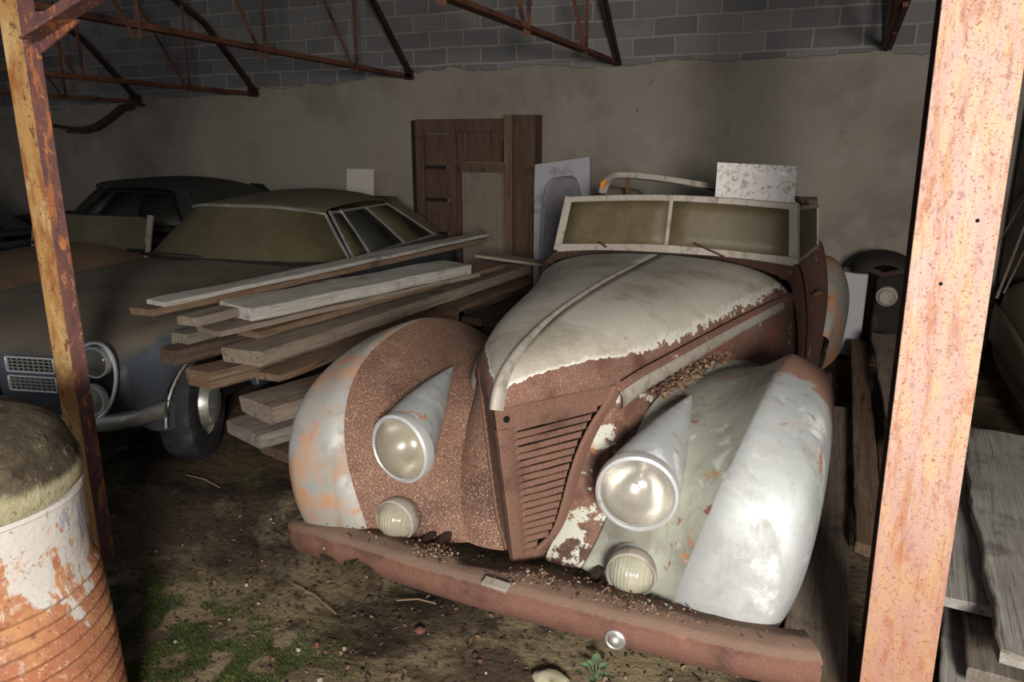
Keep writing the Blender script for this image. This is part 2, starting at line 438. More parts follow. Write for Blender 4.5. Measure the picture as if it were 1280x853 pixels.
m.layer(lin(142, 126, 98), 1.25, .51, .64, off=17, dist=.6, amt=.9)
m.layer(lin(104, 98, 58), 1.7, .58, .7, off=11, amt=.6)
m.layer(lin(34, 28, 24), 26, .52, .66, off=3, amt=.75); m.layer(lin(150, 138, 116), 60, .66, .74, off=6, detail=3, amt=.55)
soil = m.bump(m.noise(34, 8, .7), .8, .02).bump(m.noise(6, 5), .4, .05).done()
roof_mat = Mat('rusty_roof_sheet', .9, 0, .1).base(lin(70, 58, 50)).done()
side_mat = Mat('dark_side_wall', .95, 0, .1).base(lin(74, 66, 58)); side_mat.layer(lin(46, 40, 36), 2, .45, .65); side_mat = side_mat.done()

def wall(name, a, b, z0, z1, th, mat, inward):
    a = Vector((*a, 0)); b = Vector((*b, 0)); d = (b-a).normalized(); n = Vector(inward)
    mb = MB(); c = (a+b)/2-n*(th/2); c.z = (z0+z1)/2
    L = (b-a).length
    mb.box(c, (L if abs(d.x) > .5 else th, th if abs(d.x) > .5 else L, z1-z0))
    o = mb.build(name, mat, smooth=False); o['kind'] = 'structure'; return o
wb = wall('wall_back', (-12, WY), (2.6, WY), -.1, 3.75, .2, block_wall, (0, -1, 0))
wall('wall_left', (-12, -1.0), (-12, WY+.2), -.1, 3.75, .2, side_mat, (1, 0, 0))
wall('wall_right', (2.4, 1.6), (2.4, WY+.2), -.1, 3.75, .2, side_mat, (-1, 0, 0))
wall('wall_corner_shade', (1.22, 7.3), (2.4, 7.3), -.1, 3.7, .05, Mat('corner_shade_dark', .95, 0, .1).base(lin(46, 40, 35)).done(), (0, -1, 0))  # added dark sheet, its colour stands in for the shade in this corner
# plaster coat with a ragged top edge
mb = MB(); rows = []
nx = 240
def plaster_top(x):
    base = 2.42+ (0.03*(x+4.4)/4.4 if x < -4.4 else .02)
    if x < -4.4: base -= .045*(-4.4-x)
    return base+.05*noise.noise((x*3, 1.3, 0))+.03*noise.noise((x*11, 4.3, 0))
fr, bkk = [], []
for k, zf in enumerate((0, .25, .5, .75, .94, 1)):
    rows.append([(-12+14.5*i/nx, WY-.025-.008*noise.noise((i*.15, k, 0)) , -.05+zf*(plaster_top(-12+14.5*i/nx)+.05)) for i in range(nx+1)])
rows.append([(p[0], WY+.01, p[2]+.012) for p in rows[-1]])
mb.grid(rows, flip=True)
pl = mb.build('plaster', plaster, wb)
# roof
mb = MB(); A = Vector((-12, 1.3, 4.25)); 
rr = []
for j, (y, z) in enumerate(((.9, 4.3), (WY+.2, 3.55))):
    rr.append([(-12.2+14.9*i/120, y, z+.03*math.sin(i*1.6)) for i in range(121)])
mb.grid(rr)
ro = mb.build('ceiling', roof_mat, solid=.03); ro['kind'] = 'structure'
# ground
mb = MB(); rows = []
def gz(x, y): return .018*noise.noise((x*1.3, y*1.3, 2))+.012*noise.noise((x*4.1, y*4.1, 5))-.015
ny, nx = 120, 170
for j in range(ny+1):
    y = -2.5+10.2*j/ny
    rows.append([(-12+14.6*i/nx, y, gz(-12+14.6*i/nx, y)) for i in range(nx+1)])
mb.grid(rows)
fl = mb.build('floor', soil); fl['kind'] = 'structure'

# ---------------------------------------------------------------- roof trusses
def truss(xt, label, tipz, chord_end, webs, top):
    r = root('roof_truss', label, 'truss', group='rusty trusses under the roof')
    tip = (xt, WY-.04, tipz)
    mb = MB(); mb.angle(tip, (xt, chord_end[0], chord_end[1]), .045, .007, flip=1); mb.angle((xt-.012, WY-.04, tipz), (xt-.012, chord_end[0], chord_end[1]), .045, .007, flip=-1)
    mb.build('bottom_chord', rust_iron, r, smooth=False)
    mb = MB()
    for a, b in zip(top[:-1], top[1:]):
        mb.angle((xt+.01, *a), (xt+.01, *b), .05, .008); mb.angle((xt-.022, *a), (xt-.022, *b), .05, .008, flip=-1)
    mb.build('top_chord', rust_dark, r, smooth=False)
    for (a, b) in webs:
        mb = MB(); mb.angle((xt-.006, *a), (xt-.006, *b), .03, .006, up=(1, 0, 0))
        mb.build('web_bar', rust_iron, r, smooth=False)
    mb = MB(); mb.box((xt-.006, WY-.10, tipz+.045), (.012, .18, .11)); mb.build('gusset_plate', rust_dark, r, smooth=False, bevel=.003)
    return settle(r)
def webset(z0):
    return [((6.42, z0), (6.42, 3.25)), ((6.38, z0), (5.55, 3.5)), ((5.16, z0+.01), (5.16, 3.55)), ((5.12, z0), (4.3, 3.7)), ((3.95, z0+.02), (3.95, 3.75)), ((3.9, z0+.02), (3.0, 3.85)), ((2.75, z0+.03), (2.75, 3.9))]
TOP = [(WY-.04, 0), (6.72, .70), (5.9, 1.1), (2.05, 1.55)]
for xt, tz, ce, lab in ((.18, 2.47, (2.1, 2.52), 'rusty truss seen end-on next to the broad post on the right'),
                    (-2.13, 2.43, (2.1, 2.52), 'rusty truss whose tip hangs above the white arched panel'),
                    (-4.41, 2.37, (2.1, 2.5), 'rusty truss whose tip ends above the brown wooden door'),
                    (-6.53, 2.24, (2.1, 2.32), 'dim rusty truss whose tip ends above the roof of the olive saloon'),
                    (-8.45, 2.19, (2.1, 2.25), 'darkest truss in the far left corner, above the curved spring')):
    truss(xt, lab, tz, ce, webset(tz), [(y, tz+dz) for y, dz in TOP])
# curved leaf spring hanging in the dark corner
mb = MB()
pts = [at(px, py, y=7.25) for px, py in ((66, 157), (85, 160), (105, 161), (122, 156), (138, 145), (152, 133), (165, 130), (178, 131))]
for k in range(2):
    for a, b in zip(pts[k:-1-k], pts[k+1:len(pts)-k]): mb.bar(a-Vector((0, 0, .04*k)), b-Vector((0, 0, .04*k)), .07, .035)
o = mb.build('leaf_spring', rust_dark, smooth=False); settle(o)
tag(o, 'dark curved leaf spring hanging in the upper left corner', 'spring')

# ---------------------------------------------------------------- posts
def mk_post(name, a, b, c, d, e, sc):
    m = Mat(name, .6, 0, .35).base(a)
    g = m.scaled((1, 1, .22))
    m.over(b, m.ramp(m.noise(sc*2.4, 6, .65, .5, co=g), .44, .6))
    m.over(c, m.ramp(m.noise(sc*2.0, 7, .7, .3, co=m.scaled((1, 1, .3), (4, 2, 1))), .52, .66))
    m.over(d, m.ramp(m.noise(sc*5, 8, .72, .2, co=m.scaled((1, 1, .45), (2, 7, 1))), .56, .64), rough=.85, amt=.9)
    m.over(e, m.ramp(m.noise(sc*16, 3, .6), .6, .68), rough=.9, amt=.8)
    return m
m = mk_post('pinkish_primer_with_rust_bloom', lin(164, 134, 122), lin(170, 142, 112), lin(150, 102, 76), lin(142, 110, 108), lin(124, 80, 56), 12)
m.over(lin(140, 88, 58), m.ramp(m.noise(26, 7, .75, .4, co=m.scaled((1, 1, .10), (6, 3, 2))), .50, .66), amt=.6)
m.over(lin(176, 158, 148), m.ramp(m.noise(22, 7, .75, .4, co=m.scaled((1, 1, .10), (1, 8, 5))), .56, .68), amt=.6)
sz = m.sep()[2]
low = m.ramp(m.math('ADD', sz, m.math('MULTIPLY', m.noise(6, 5, co=m.scaled((1, 1, .3))), .8)), 1.55, .55)
m.over(lin(142, 84, 50), low, amt=.5)
m.layer(lin(120, 62, 40), 120, .63, .69, off=3, detail=2, amt=.8)
post_pink = m.bump(m.noise(120, 3), .25, .002).done()
r = root('steel_post', 'broad rusty pink steel post standing at the right', 'post')
Y0 = 2.0
tb, tt = at(1072, 853, y=Y0), at(1182, 0, y=Y0); ub, ut = at(1168, 853, y=Y0), at(1288, 0, y=Y0)
def along(p, q, z): return p+(q-p)*((z-p.z)/(q.z-p.z))
def flange(mb, dy, th):
    vs = []
    for z in (-.02, 3.7):
        a = along(tb, tt, z); b = along(ub, ut, z); a = a.copy(); b = b.copy()
        w = (Vector((b.x-a.x, 0, 0))).length
        mid = (a+b)/2
        vs += [(mid.x-.085, Y0+dy, z), (mid.x+.085, Y0+dy, z), (mid.x+.085, Y0+dy+th, z), (mid.x-.085, Y0+dy+th, z)]
    mb.add(vs, [(3, 2, 1, 0), (4, 5, 6, 7), (0, 1, 5, 4), (1, 2, 6, 5), (2, 3, 7, 6), (3, 0, 4, 7)])
    return vs
mb = MB(); vs = flange(mb, 0, .011)
mb.build('front_flange', post_pink, r, smooth=False, bevel=.002)
mb = MB(); flange(mb, .15, .011); mb.build('rear_flange', rust_dark, r, smooth=False, bevel=.002)
mb = MB(); cx0 = (vs[0][0]+vs[1][0])/2; cx1 = (vs[4][0]+vs[5][0])/2
mb.bar((cx0, Y0+.08, -.02), (cx1, Y0+.08, 3.7), .008, .14, up=(0, 1, 0)); mb.build('web', rust_dark, r, smooth=False)
mb = MB()
for px, py in ((1222, 276), (1176, 355)):
    p = at(px, py, y=Y0-.0012); mb.lathe([(.0001, 0), (.0045, 0), (.0045, .002), (.0001, .002)], p, (0, 1, 0), 10)
mb.build('bolt_hole', dark_void, r)
settle(r)

m = mk_post('yellow_paint_over_rust', lin(172, 132, 78), lin(146, 92, 48), lin(190, 158, 108), lin(98, 58, 36), lin(70, 42, 30), 6)
m.layer(lin(206, 198, 178), 3.2, .63, .68, off=23, detail=8, amt=.9)
post_yellow = m.bump(m.noise(90, 3), .3, .003).done()
m = mk_post('purple_rust_with_orange_bloom', lin(112, 74, 66), lin(92, 62, 62), lin(176, 108, 58), lin(192, 124, 74), lin(70, 44, 40), 8)
post_purple = m.bump(m.noise(90, 3), .4, .003).done()
r = root('angle_iron_post', 'slim rusty angle iron post with a bracket, behind the drum', 'post')
base = at(127, 700, z=0.0); yl = base.y
top = at(20, 0, y=yl); d = (top-base).normalized()
top = base+d*((3.9)/d.z); bot = base-d*(.03/d.z)
view = Vector((base.x, base.y, 0)).normalized()      # direction in which one looks at the post
right = Vector((view.y, -view.x, 0))
fa = (-right*.80+view*.6).normalized(); fb = (right*.95+view*.32).normalized()   # the two legs run back from a corner
def leg(w, dirv, nrm, th, z0=bot, z1=top):
    mb = MB(); vs = []
    for p in (z0, z1):
        vs += [p, p+dirv*w, p+dirv*w+nrm*th, p+nrm*th]
    mb.add(vs, [(3, 2, 1, 0), (4, 5, 6, 7), (0, 1, 5, 4), (1, 2, 6, 5), (2, 3, 7, 6), (3, 0, 4, 7)]); return mb
leg(.076, fa, fb*.6+view*.1, .012).build('left_leg', post_yellow, r, smooth=False, bevel=.002)
leg(.058, fb, fa*.6+view*.1, .012).build('right_leg', post_purple, r, smooth=False, bevel=.002)
mb = MB()
a = at(50, 52, y=yl-.01); b = at(146, -8, y=yl-.01); b2 = a+(b-a)*2.1
mb.angle(a, b2, .075, .009, up=(0, 0, 1)); mb.build('brace', post_purple, r, smooth=False, bevel=.002)
mb = MB()
g = [at(px, py, y=yl-.012) for px, py in ((40, 14), (78, 12), (98, 26), (52, 66), (44, 60))]
n = len(g); vs = [p for p in g]+[p+Vector((0, .012, 0)) for p in g]
mb.add(vs, [tuple(range(n)), tuple(range(2*n-1, n-1, -1))]+[(i, (i+1) % n, n+(i+1) % n, n+i) for i in range(n)])
mb.build('gusset_plate', post_purple, r, smooth=False, bevel=.002)
settle(r)

# ---------------------------------------------------------------- the oil drum
r = root('oil_drum', 'rusty ribbed oil drum with a mossy concrete cap', 'drum')
dc = Vector((-2.06, 1.09, 0)); R = .285
m = Mat('flaking_white_and_orange_rust_drum', .8, 0, .3).base(lin(160, 104, 74))
m.layer(lin(178, 128, 88), 9, .45, .62, off=2); m.layer(lin(122, 76, 58), 12, .54, .68, off=6)
m.layer(lin(190, 168, 150), 16, .58, .66, off=26, detail=9, amt=.8)
m.layer(lin(104, 70, 74), 5, .62, .72, off=12, amt=.7)
zz = m.sep()[2]
w = m.math('ADD', m.noise(8, 9, .72, .5, co=m.scaled((1, 1, .55))), m.math('MULTIPLY', m.math('SUBTRACT', zz, .55), .55))
m.over(lin(190, 184, 176), m.ramp(w, .53, .58))
w2 = m.math('MULTIPLY', m.ramp(m.noise(12, 6, co=m.scaled((1, 1, .3), (5, 1, 2))), .56, .62), m.ramp(zz, .6, .8))
m.over(lin(112, 120, 150), w2, amt=.8)
m.layer(lin(226, 176, 140), 90, .58, .7, off=3, detail=3, amt=.6); m.layer(lin(110, 62, 44), 60, .62, .7, off=8, detail=3, amt=.7)
drum_mat = m.bump(m.noise(50, 5), .5, .005).done()
prof = [(.0, 0), (R, 0), (R+.008, .01), (R, .02)]
z = .03
while z < .60:
    prof += [(R-.002, z), (R+.009, z+.011), (R+.011, z+.017), (R+.009, z+.023)]
    z += .046
prof += [(R-.002, .63), (R+.002, .70), (R+.003, .80), (R+.004, .835), (R+.01, .84), (R+.008, .852), (R-.02, .85)]
prof = [(a+(.032*(1-b/.75) if a > .1 and b < .75 else 0), b) for a, b in prof]
mb = MB(); mb.lathe(prof, dc, (0, 0, 1), 72)
for i, v in enumerate(mb.v):
    a = math.atan2(v.y-dc.y, v.x-dc.x); k = .006*noise.noise((math.cos(a)*2, math.sin(a)*2, v.z*3))
    if (v-dc).xy.length > .1: mb.v[i] = v+Vector((math.cos(a)*k, math.sin(a)*k, 0))
mb.build('drum_body', drum_mat, r)
m = Mat('mossy_concrete', .95, 0, .15).base(lin(96, 86, 68))
m.layer(lin(70, 61, 49), 6, .44, .62, off=2); m.layer(lin(58, 50, 42), 11, .52, .64, off=7, detail=9)
m.layer(lin(142, 134, 114), 15, .6, .68, off=4, detail=8); m.layer(lin(100, 102, 54), 5, .62, .72, off=14, amt=.5)
nrm = m.N('ShaderNodeNewGeometry'); 
rim = m.ramp(m.math('ADD', m.sep()[2], m.math('MULTIPLY', m.noise(9, 6), .05)), .955, .925)
m.over(lin(176, 168, 134), rim, amt=.85); m.layer(lin(44, 38, 32), 45, .6, .68, off=9, amt=.6); m.layer(lin(120, 118, 66), 9, .64, .74, off=19, amt=.4)
conc = m.bump(m.noise(26, 8, .7), .9, .015).done()
prof = [(0, .005), (R+.002, .0), (R+.012, .02), (R+.012, .055), (R+.002, .082), (R-.014, .118), (R-.036, .158), (R-.065, .186), (R-.10, .207), (R-.16, .226), (.05, .238), (.0, .24)]
mb = MB(); mb.lathe(prof, dc+Vector((0, 0, .852)), (0, 0, 1), 72)
for i, v in enumerate(mb.v):
    k = .012*noise.noise(v*7)+.006*noise.noise(v*22)
    mb.v[i] = v+Vector((0, 0, k if v.z > .9 else k*.3))+(v-dc).normalized()*k*.5
cap = mb.build('concrete_cap', conc, r, angle=60)
settle(r)
# shift the cap texture origin to the base of the cap
bpy.context.view_layer.update()
# ================================================================ the vintage convertible
# local frame: x across (+ towards the camera's right), y along the car from the nose backwards, z up
CX = -.88
car = root('vintage_convertible', 'rusty vintage convertible with cream hood, grille and four lamps', 'car', (CX, 0, 0))
def lerp(a, b, t): return a+(b-a)*t
def mir(rows, s): return [[(s*p[0], p[1], p[2]) for p in r] for r in rows]

# ---- hood (two hinged halves) : columns run from ridge to lower edge, rows from the nose back
hood_rows = [
    [(.006, 1.895, .985), (.055, 1.965, .985), (.115, 2.065, .982), (.185, 2.19, .978), (.245, 2.295, .972)],
    [(.006, 1.905, 1.03), (.062, 1.975, 1.028), (.128, 2.075, 1.018), (.198, 2.195, 1.003), (.255, 2.31, .982)],
    [(.006, 1.955, 1.082), (.078, 2.03, 1.082), (.152, 2.13, 1.066), (.222, 2.25, 1.034), (.272, 2.37, .99)],
    [(.006, 2.09, 1.128), (.096, 2.17, 1.13), (.182, 2.27, 1.11), (.254, 2.38, 1.06), (.300, 2.48, .998)],
    [(.006, 2.42, 1.172), (.12, 2.47, 1.168), (.224, 2.53, 1.142), (.308, 2.60, 1.082), (.352, 2.67, 1.004)],
    [(.006, 2.92, 1.186), (.145, 2.94, 1.18), (.275, 2.96, 1.150), (.378, 3.0, 1.086), (.428, 3.03, 1.006)],
    [(.006, 3.45, 1.176), (.185, 3.46, 1.17), (.35, 3.47, 1.145), (.478, 3.49, 1.085), (.535, 3.50, 1.006)],
    [(.006, 3.80, 1.168), (.21, 3.81, 1.163), (.40, 3.82, 1.140), (.555, 3.83, 1.086), (.622, 3.84, 1.008)],
    [(.006, 3.99, 1.163), (.225, 3.99, 1.158), (.43, 3.99, 1.136), (.595, 3.97, 1.086), (.668, 3.95, 1.010)],
]
for s in (1, -1):
    MB().grid(mir(hood_rows, s)).build('hood_half', hood_paint, car, sub=2, solid=.012)
# ridge moulding along the middle of the hood
ridge = [(0, 1.886, .985), (0, 1.898, 1.03), (0, 1.950, 1.086), (0, 2.085, 1.134), (0, 2.25, 1.158), (0, 2.42, 1.177), (0, 2.92, 1.192), (0, 3.42, 1.182), (0, 3.5, 1.176)]
wd = [.022, .023, .021, .015, .010, .007, .006, .005, .003]
rows = []
for p, w in zip(ridge, wd):
    rows.append([(-w, p[1]+w*1.1, p[2]-.006), (-w*.8, p[1]+w*.5-.004, p[2]+.003), (-w*.25, p[1]-.006, p[2]+.006), (w*.25, p[1]-.006, p[2]+.006), (w*.8, p[1]+w*.5-.004, p[2]+.003), (w, p[1]+w*1.1, p[2]-.006)])
MB().grid(rows).build('ridge_moulding', frame_metal, car, sub=2)

# ---- grille: a sharp prow of horizontal louvres inside a pressed surround
def prow_y(z): return lerp(2.03, 1.893, (z-.42)/.565)
def hw(z):            # half width of the louvre opening at height z
    pts = [(.44, .045), (.47, .085), (.52, .105), (.60, .122), (.70, .140), (.80, .165), (.88, .198), (.95, .24)]
    for (a, b), (c, d) in zip(pts[:-1], pts[1:]):
        if z <= c: return lerp(b, d, max(0, (z-a)/(c-a)))
    return pts[-1][1]
def vy(u, z):         # depth on the prow's flank
    return prow_y(z)+abs(u)*lerp(1.15, 1.63, (z-.42)/.55)
g_mats = [rust_car, nose_flake]
for s in (1, -1):
    # front bar (between prow edge and louvres), head and outer rim of the surround
    zs = [.405, .43, .46, .50, .56, .64, .72, .80, .87, .915]
    mb = MB(); rows = []
    for z in zs:
        y0 = prow_y(z); rows.append([(s*.001, y0, z), (s*.016, y0+.012, z), (s*.030, vy(.030, z)-.004, z), (s*.033, vy(.033, z)+.02, z)])
    mb.grid(rows, flip=s < 0)
    # head panel
    rows = []
    for z in (.915, .95, .984):
        w = hw(.95)+.012+(z-.95)*.25; rows.append([(s*.001, prow_y(z), z)]+[(s*w*t, vy(w*t, z)-.006*math.sin(PI*t), z-(0 if z > .92 else -.0)) for t in (.12, .35, .6, .82, 1.0)])
    rows[0] = [(p[0], p[1], p[2]-.015*0) for p in rows[0]]
    mb.grid(rows, flip=s < 0)
    rows = [[(r[0], r[1]+.02*(1 if k else 0), r[2]-.004*k) for r in rows[0]] for k in (0, 1)]
    mb.grid(rows, flip=s > 0)
    # outer rim
    rows = []
    for z in [.418, .44, .47, .52, .60, .70, .80, .88, .93, .972]:
        u = hw(min(z, .95)); z2 = z
        rows.append([(s*(u-.004), vy(u, z2)+.022, z2), (s*(u+.002), vy(u, z2)-.006, z2), (s*(u+.020), vy(u+.02, z2)-.008, z2-.004), (s*(u+.036), vy(u+.036, z2)+.012, z2-.006)])
    mb.grid(rows, flip=s < 0)
    # bottom lip closing the opening
    rows = [[(s*u, prow_y(z)+abs(u)*1.2+dy, z) for u in (.001, .02, .045, .075)] for z, dy in ((.385, .03), (.40, .004), (.425, -.002), (.44, .006), (.442, .03))]
    mb.grid(rows, flip=s < 0)
    mb.build('grille_surround', [rust_car], car, smooth=True, sub=1, angle=50)
# louvres
zl = .452; k = 0
louvres = []
while zl < .905:
    for s in (1, -1):
        u1 = hw(zl)-.002; mb = MB(); rows = []
        nseg = 7
        for i in range(nseg+1):
            t = i/nseg; u = lerp(.028, u1, t); wv = .002*noise.noise((u*20, zl*30, s*3))
            y = vy(u, zl)+.012
            rows.append([(s*u, y+.006, zl+.0165+wv), (s*u, y-.001, zl+.016+wv), (s*u, y-.007, zl+.011+wv), (s*u, y-.010, zl+.004+wv), (s*u, y-.008, zl-.001+wv), (s*u, y+.000, zl-.001+wv)])
        mb.grid(rows, flip=s < 0)
        mb.build('grille_louvre', rust_car, car)
    zl += .0262; k += 1
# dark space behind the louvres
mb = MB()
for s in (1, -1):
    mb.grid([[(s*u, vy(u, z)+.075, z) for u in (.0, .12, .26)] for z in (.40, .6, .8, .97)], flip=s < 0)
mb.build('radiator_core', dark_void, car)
mb = MB(); mb.lathe([(.0001, -.002), (.0105, -.002), (.0105, .004), (.0001, .004)], (.022, vy(.022, .948)-.006, .948), (.85, -.5, 0), 16)
mb.build('badge_hole', dark_void, car)

# ---- nose flank, from the grille rim to the front wing
A = [(.205, 2.115, .395), (.225, 2.14, .44), (.255, 2.175, .52), (.28, 2.22, .62), (.300, 2.29, .73), (.315, 2.38, .82), (.330, 2.52, .875)]
for s in (1, -1):
    rows = []
    zz = [.395, .44, .52, .62, .73, .84, .962]
    for a, z in zip(A, zz):
        u = hw(min(max(z, .45), .95))+.030
        p0 = Vector((u, vy(u, max(z, .42))+.002, z)); p1 = Vector(a); 
        if z < .42: p0 = Vector((.075, prow_y(.42)+.10, .385))
        m1 = p0.lerp(p1, .33)+Vector((.004, -.012, 0)); m2 = p0.lerp(p1, .7)+Vector((.006, -.01, 0))
        rows.append([tuple(p0), tuple(m1), tuple(m2), tuple(p1)])
    MB().grid(mir(rows, s)).build('nose_panel', nose_flake if s > 0 else fender_rust, car, sub=2)

# ---- hood side below the lower hood edge, with its bright moulding
side_top = [(.245, 2.30, .968), (.272, 2.37, .985), (.300, 2.48, .992), (.352, 2.67, .998), (.428, 3.03, 1.0), (.535, 3.50, 1.0), (.622, 3.84, 1.002), (.690, 4.05, 1.004)]
for s in (1, -1):
    rows = []
    for (x, y, z) in side_top:
        rows.append([(x, y, z), (x+.022, y+.002, z-.014), (x+.020, y+.012, z-.045), (x+.012, y+.03, z-.10), (x+.03, y+.05, z-.22), (x+.05, y+.05, z-.40)])
    MB().grid(mir(rows, s)).build('hood_side', body_rust, car, sub=2)
    rows = []
    for i, (x, y, z) in enumerate(side_top[:-1]):
        k = lerp(1.35, .8, i/6)
        rows.append([(x+.020, y-.004, z-.018), (x+.031, y-.004, z-.026), (x+.034, y-.002, z-.030-.028*k), (x+.021, y+.002, z-.036-.034*k)])
    MB().grid(mir(rows, s)).build('side_moulding', frame_metal, car, sub=1)

# ---- front wings
CB = [(.36, 2.075, .395), (.365, 2.06, .47), (.375, 2.075, .58), (.39, 2.12, .70), (.405, 2.24, .80), (.425, 2.46, .865), (.445, 2.68, .885), (.49, 3.0, .87), (.56, 3.3, .80), (.63, 3.62, .66), (.69, 3.88, .50), (.70, 3.98, .32)]
CC = [(.53, 1.995, .395), (.54, 1.985, .48), (.575, 1.975, .60), (.615, 1.99, .735), (.652, 2.06, .855), (.69, 2.19, .945), (.715, 2.40, 1.005), (.735, 2.68, 1.022), (.745, 2.98, .975), (.745, 3.36, .82), (.74, 3.70, .58), (.735, 3.86, .32)]
CD = [(.68, 1.955, .395), (.695, 1.935, .48), (.72, 1.925, .60), (.745, 1.95, .73), (.77, 2.03, .845), (.79, 2.17, .925), (.806, 2.40, .982), (.815, 2.68, .998), (.82, 2.98, .95), (.818, 3.36, .79), (.81, 3.70, .55), (.80, 3.85, .32)]
CE = [(.805, 1.985, .39), (.83, 1.965, .47), (.855, 1.965, .585), (.875, 2.00, .705), (.89, 2.085, .80), (.899, 2.22, .865), (.905, 2.42, .905), (.907, 2.68, .915), (.905, 2.97, .87), (.898, 3.33, .71), (.885, 3.64, .48), (.87, 3.78, .31)]
CF = [(.84, 2.10, .38), (.872, 2.10, .45), (.896, 2.12, .54), (.91, 2.17, .63), (.918, 2.25, .69), (.922, 2.35, .73), (.925, 2.50, .755), (.926, 2.70, .76), (.924, 2.95, .72), (.915, 3.26, .59), (.90, 3.53, .42), (.88, 3.68, .30)]
CG = [(.80, 2.22, .37), (.83, 2.23, .42), (.855, 2.26, .48), (.868, 2.30, .53), (.875, 2.36, .57), (.878, 2.43, .59), (.88, 2.55, .605), (.88, 2.70, .608), (.878, 2.90, .58), (.87, 3.15, .49), (.86, 3.38, .37), (.85, 3.52, .29)]
A0 = [(.205, 2.115, .395), (.225, 2.14, .44), (.255, 2.175, .52), (.28, 2.22, .62), (.300, 2.29, .73), (.315, 2.38, .82), (.330, 2.52, .875), (.40, 2.9, .885), (.49, 3.25, .84), (.585, 3.62, .74), (.66, 3.9, .58), (.70, 4.0, .33)]
def mid(a, b, t=.5, bulge=(0, 0, 0)):
    return [tuple(lerp(p[i], q[i], t)+bulge[i] for i in range(3)) for p, q in zip(a, b)]
for s in (1, -1):
    inner = [A0, mid(A0, CB, .5, (0, -.004, -.012)), CB, mid(CB, CC, .5, (.012, .012, -.03)), mid(CB, CC, .86, (.006, .005, -.008)), CC]
    outer = [CC, mid(CC, CD, .3, (0, -.018, .008)), CD, mid(CD, CE, .55, (.012, -.01, .016)), CE, CF, CG]
    cols = inner+outer[1:]
    rows = [[c[i] for c in cols] for i in range(12)]
    ci = len(inner)-1
    mb = MB(); mb.grid(mir(rows, s), mifun=lambda i, j: 0 if j < ci else 1)
    ck = {tuple(round(v, 4) for v in (s*p[0], p[1], p[2])) for p in CC[:7]}
    def cr(a, b):
        ka = tuple(round(v, 4) for v in a); kb = tuple(round(v, 4) for v in b)
        return .9 if ka in ck and kb in ck else 0.0
    mats = [fender_paint, fender_bare] if s > 0 else [fender_rust, fender_stained]
    f = mb.build('front_wing', mats, car, sub=3, crease=cr, solid=.006)
    f['label'] = 'front wing of grey green paint and bare metal' if s > 0 else 'front wing of speckled rust with a bare metal edge'

# ---- head lamps and fog lamps
def lamp(s, u, y, z, r, pod_tip, mats, lens, name, aim):
    ax = Vector((s*aim[0], -1, aim[1])).normalized()
    c = Vector((u, y, z))
    mb = MB()
    if pod_tip is not None:
        tip = Vector(pod_tip); rows = []
        n = 28; S = 9
        a = ax.cross(Vector((0, 0, 1))).normalized(); b = a.cross(ax).normalized()
        for i in range(S+1):
            t = i/S; cc = c.lerp(tip, t); rr = r*1.0*(1-t**1.25)*(1-.0*t)+.004
            sq = 1+.25*t
            rows.append([tuple(cc+a*(math.cos(2*PI*k/n)*rr)+b*(math.sin(2*PI*k/n)*rr*sq)) for k in range(n)])
        mb.grid(rows, close=True)
        body = mb.build(name, mats, car, merge=False)
    else:
        mb.lathe([(r*.98, -.005), (r*1.0, -.03), (r*.86, -.09), (r*.5, -.15), (.001, -.17)], c, ax, 32)
        body = mb.build(name, mats, car)
    bz = MB(); bz.lathe([(r*1.0, -.016), (r*1.05, -.010), (r*1.06, .012), (r*1.03, .026), (r*.96, .031), (r*.92, .026), (r*.90, .016)], c, ax, 48)
    bz.build('bezel', chrome if name == 'headlight' else frame_metal, body)
    rf = MB(); rf.lathe([(r*.93, .012), (r*.8, -.03), (r*.55, -.065), (r*.25, -.085), (r*.1, -.088), (r*.09, -.04), (.0005, -.035)], c, ax, 32)
    rf.build('reflector', reflector, body)
    ln = MB(); ln.lathe([(r*.93, .020), (r*.86, .034), (r*.66, .054), (r*.42, .067), (r*.2, .073), (.0005, .075)], c, ax, 40)
    ln.build('lens', lens, body)
    return body
lamp(1, .403, 2.02, .752, .116, (.46, 2.50, .90), fender_bare, lens_near, 'headlight', (.16, -.02))
lamp(-1, -.398, 2.03, .752, .116, (-.46, 2.50, .89), fender_bare, lens_far, 'headlight', (.16, -.02))
lamp(1, .395, 2.03, .478, .074, None, fender_bare, lens_fog, 'fog_lamp', (.12, -.02))
lamp(-1, -.435, 2.035, .478, .074, None, fender_rust, lens_fog, 'fog_lamp', (.02, .0))

# ---- bumper: pressed steel channel, eaten away along its lower lip
m = Mat('bumper_rust', .85, 0, .25).base(lin(100, 69, 57))
m.layer(lin(72, 49, 42), 4, .48, .66); m.layer(lin(140, 112, 98), 200, .54, .74, detail=3, off=2, amt=.45); m.layer(lin(176, 120, 82), 3, .6, .75, off=5, amt=.4)
g = m.N('ShaderNodeNewGeometry'); up = m.ramp(m.math('ADD', m.sep(g.outputs['Normal'])[2], m.math('MULTIPLY', m.math('SUBTRACT', m.noise(9, 8), .5), .9)), .55, .85)
m.over(lin(122, 102, 86), up, amt=.7)
m.layer(lin(180, 172, 156), 7, .68, .70, off=14, detail=6)
bumper_mat = m.bump(m.noise(70, 5), .5, .004).bump(m.noise(14, 5), .3, .01).done()
path = [(-.835, 2.16, .375), (-.870, 2.08, .382), (-.862, 2.0, .392), (-.80, 1.945, .405), (-.66, 1.915, .425), (-.45, 1.892, .43), (-.22, 1.868, .435), (0, 1.85, .44), (.22, 1.848, .44), (.45, 1.848, .44), (.66, 1.85, .44), (.80, 1.855, .44), (.87, 1.866, .44), (.91, 1.876, .44), (.937, 1.888, .44)]
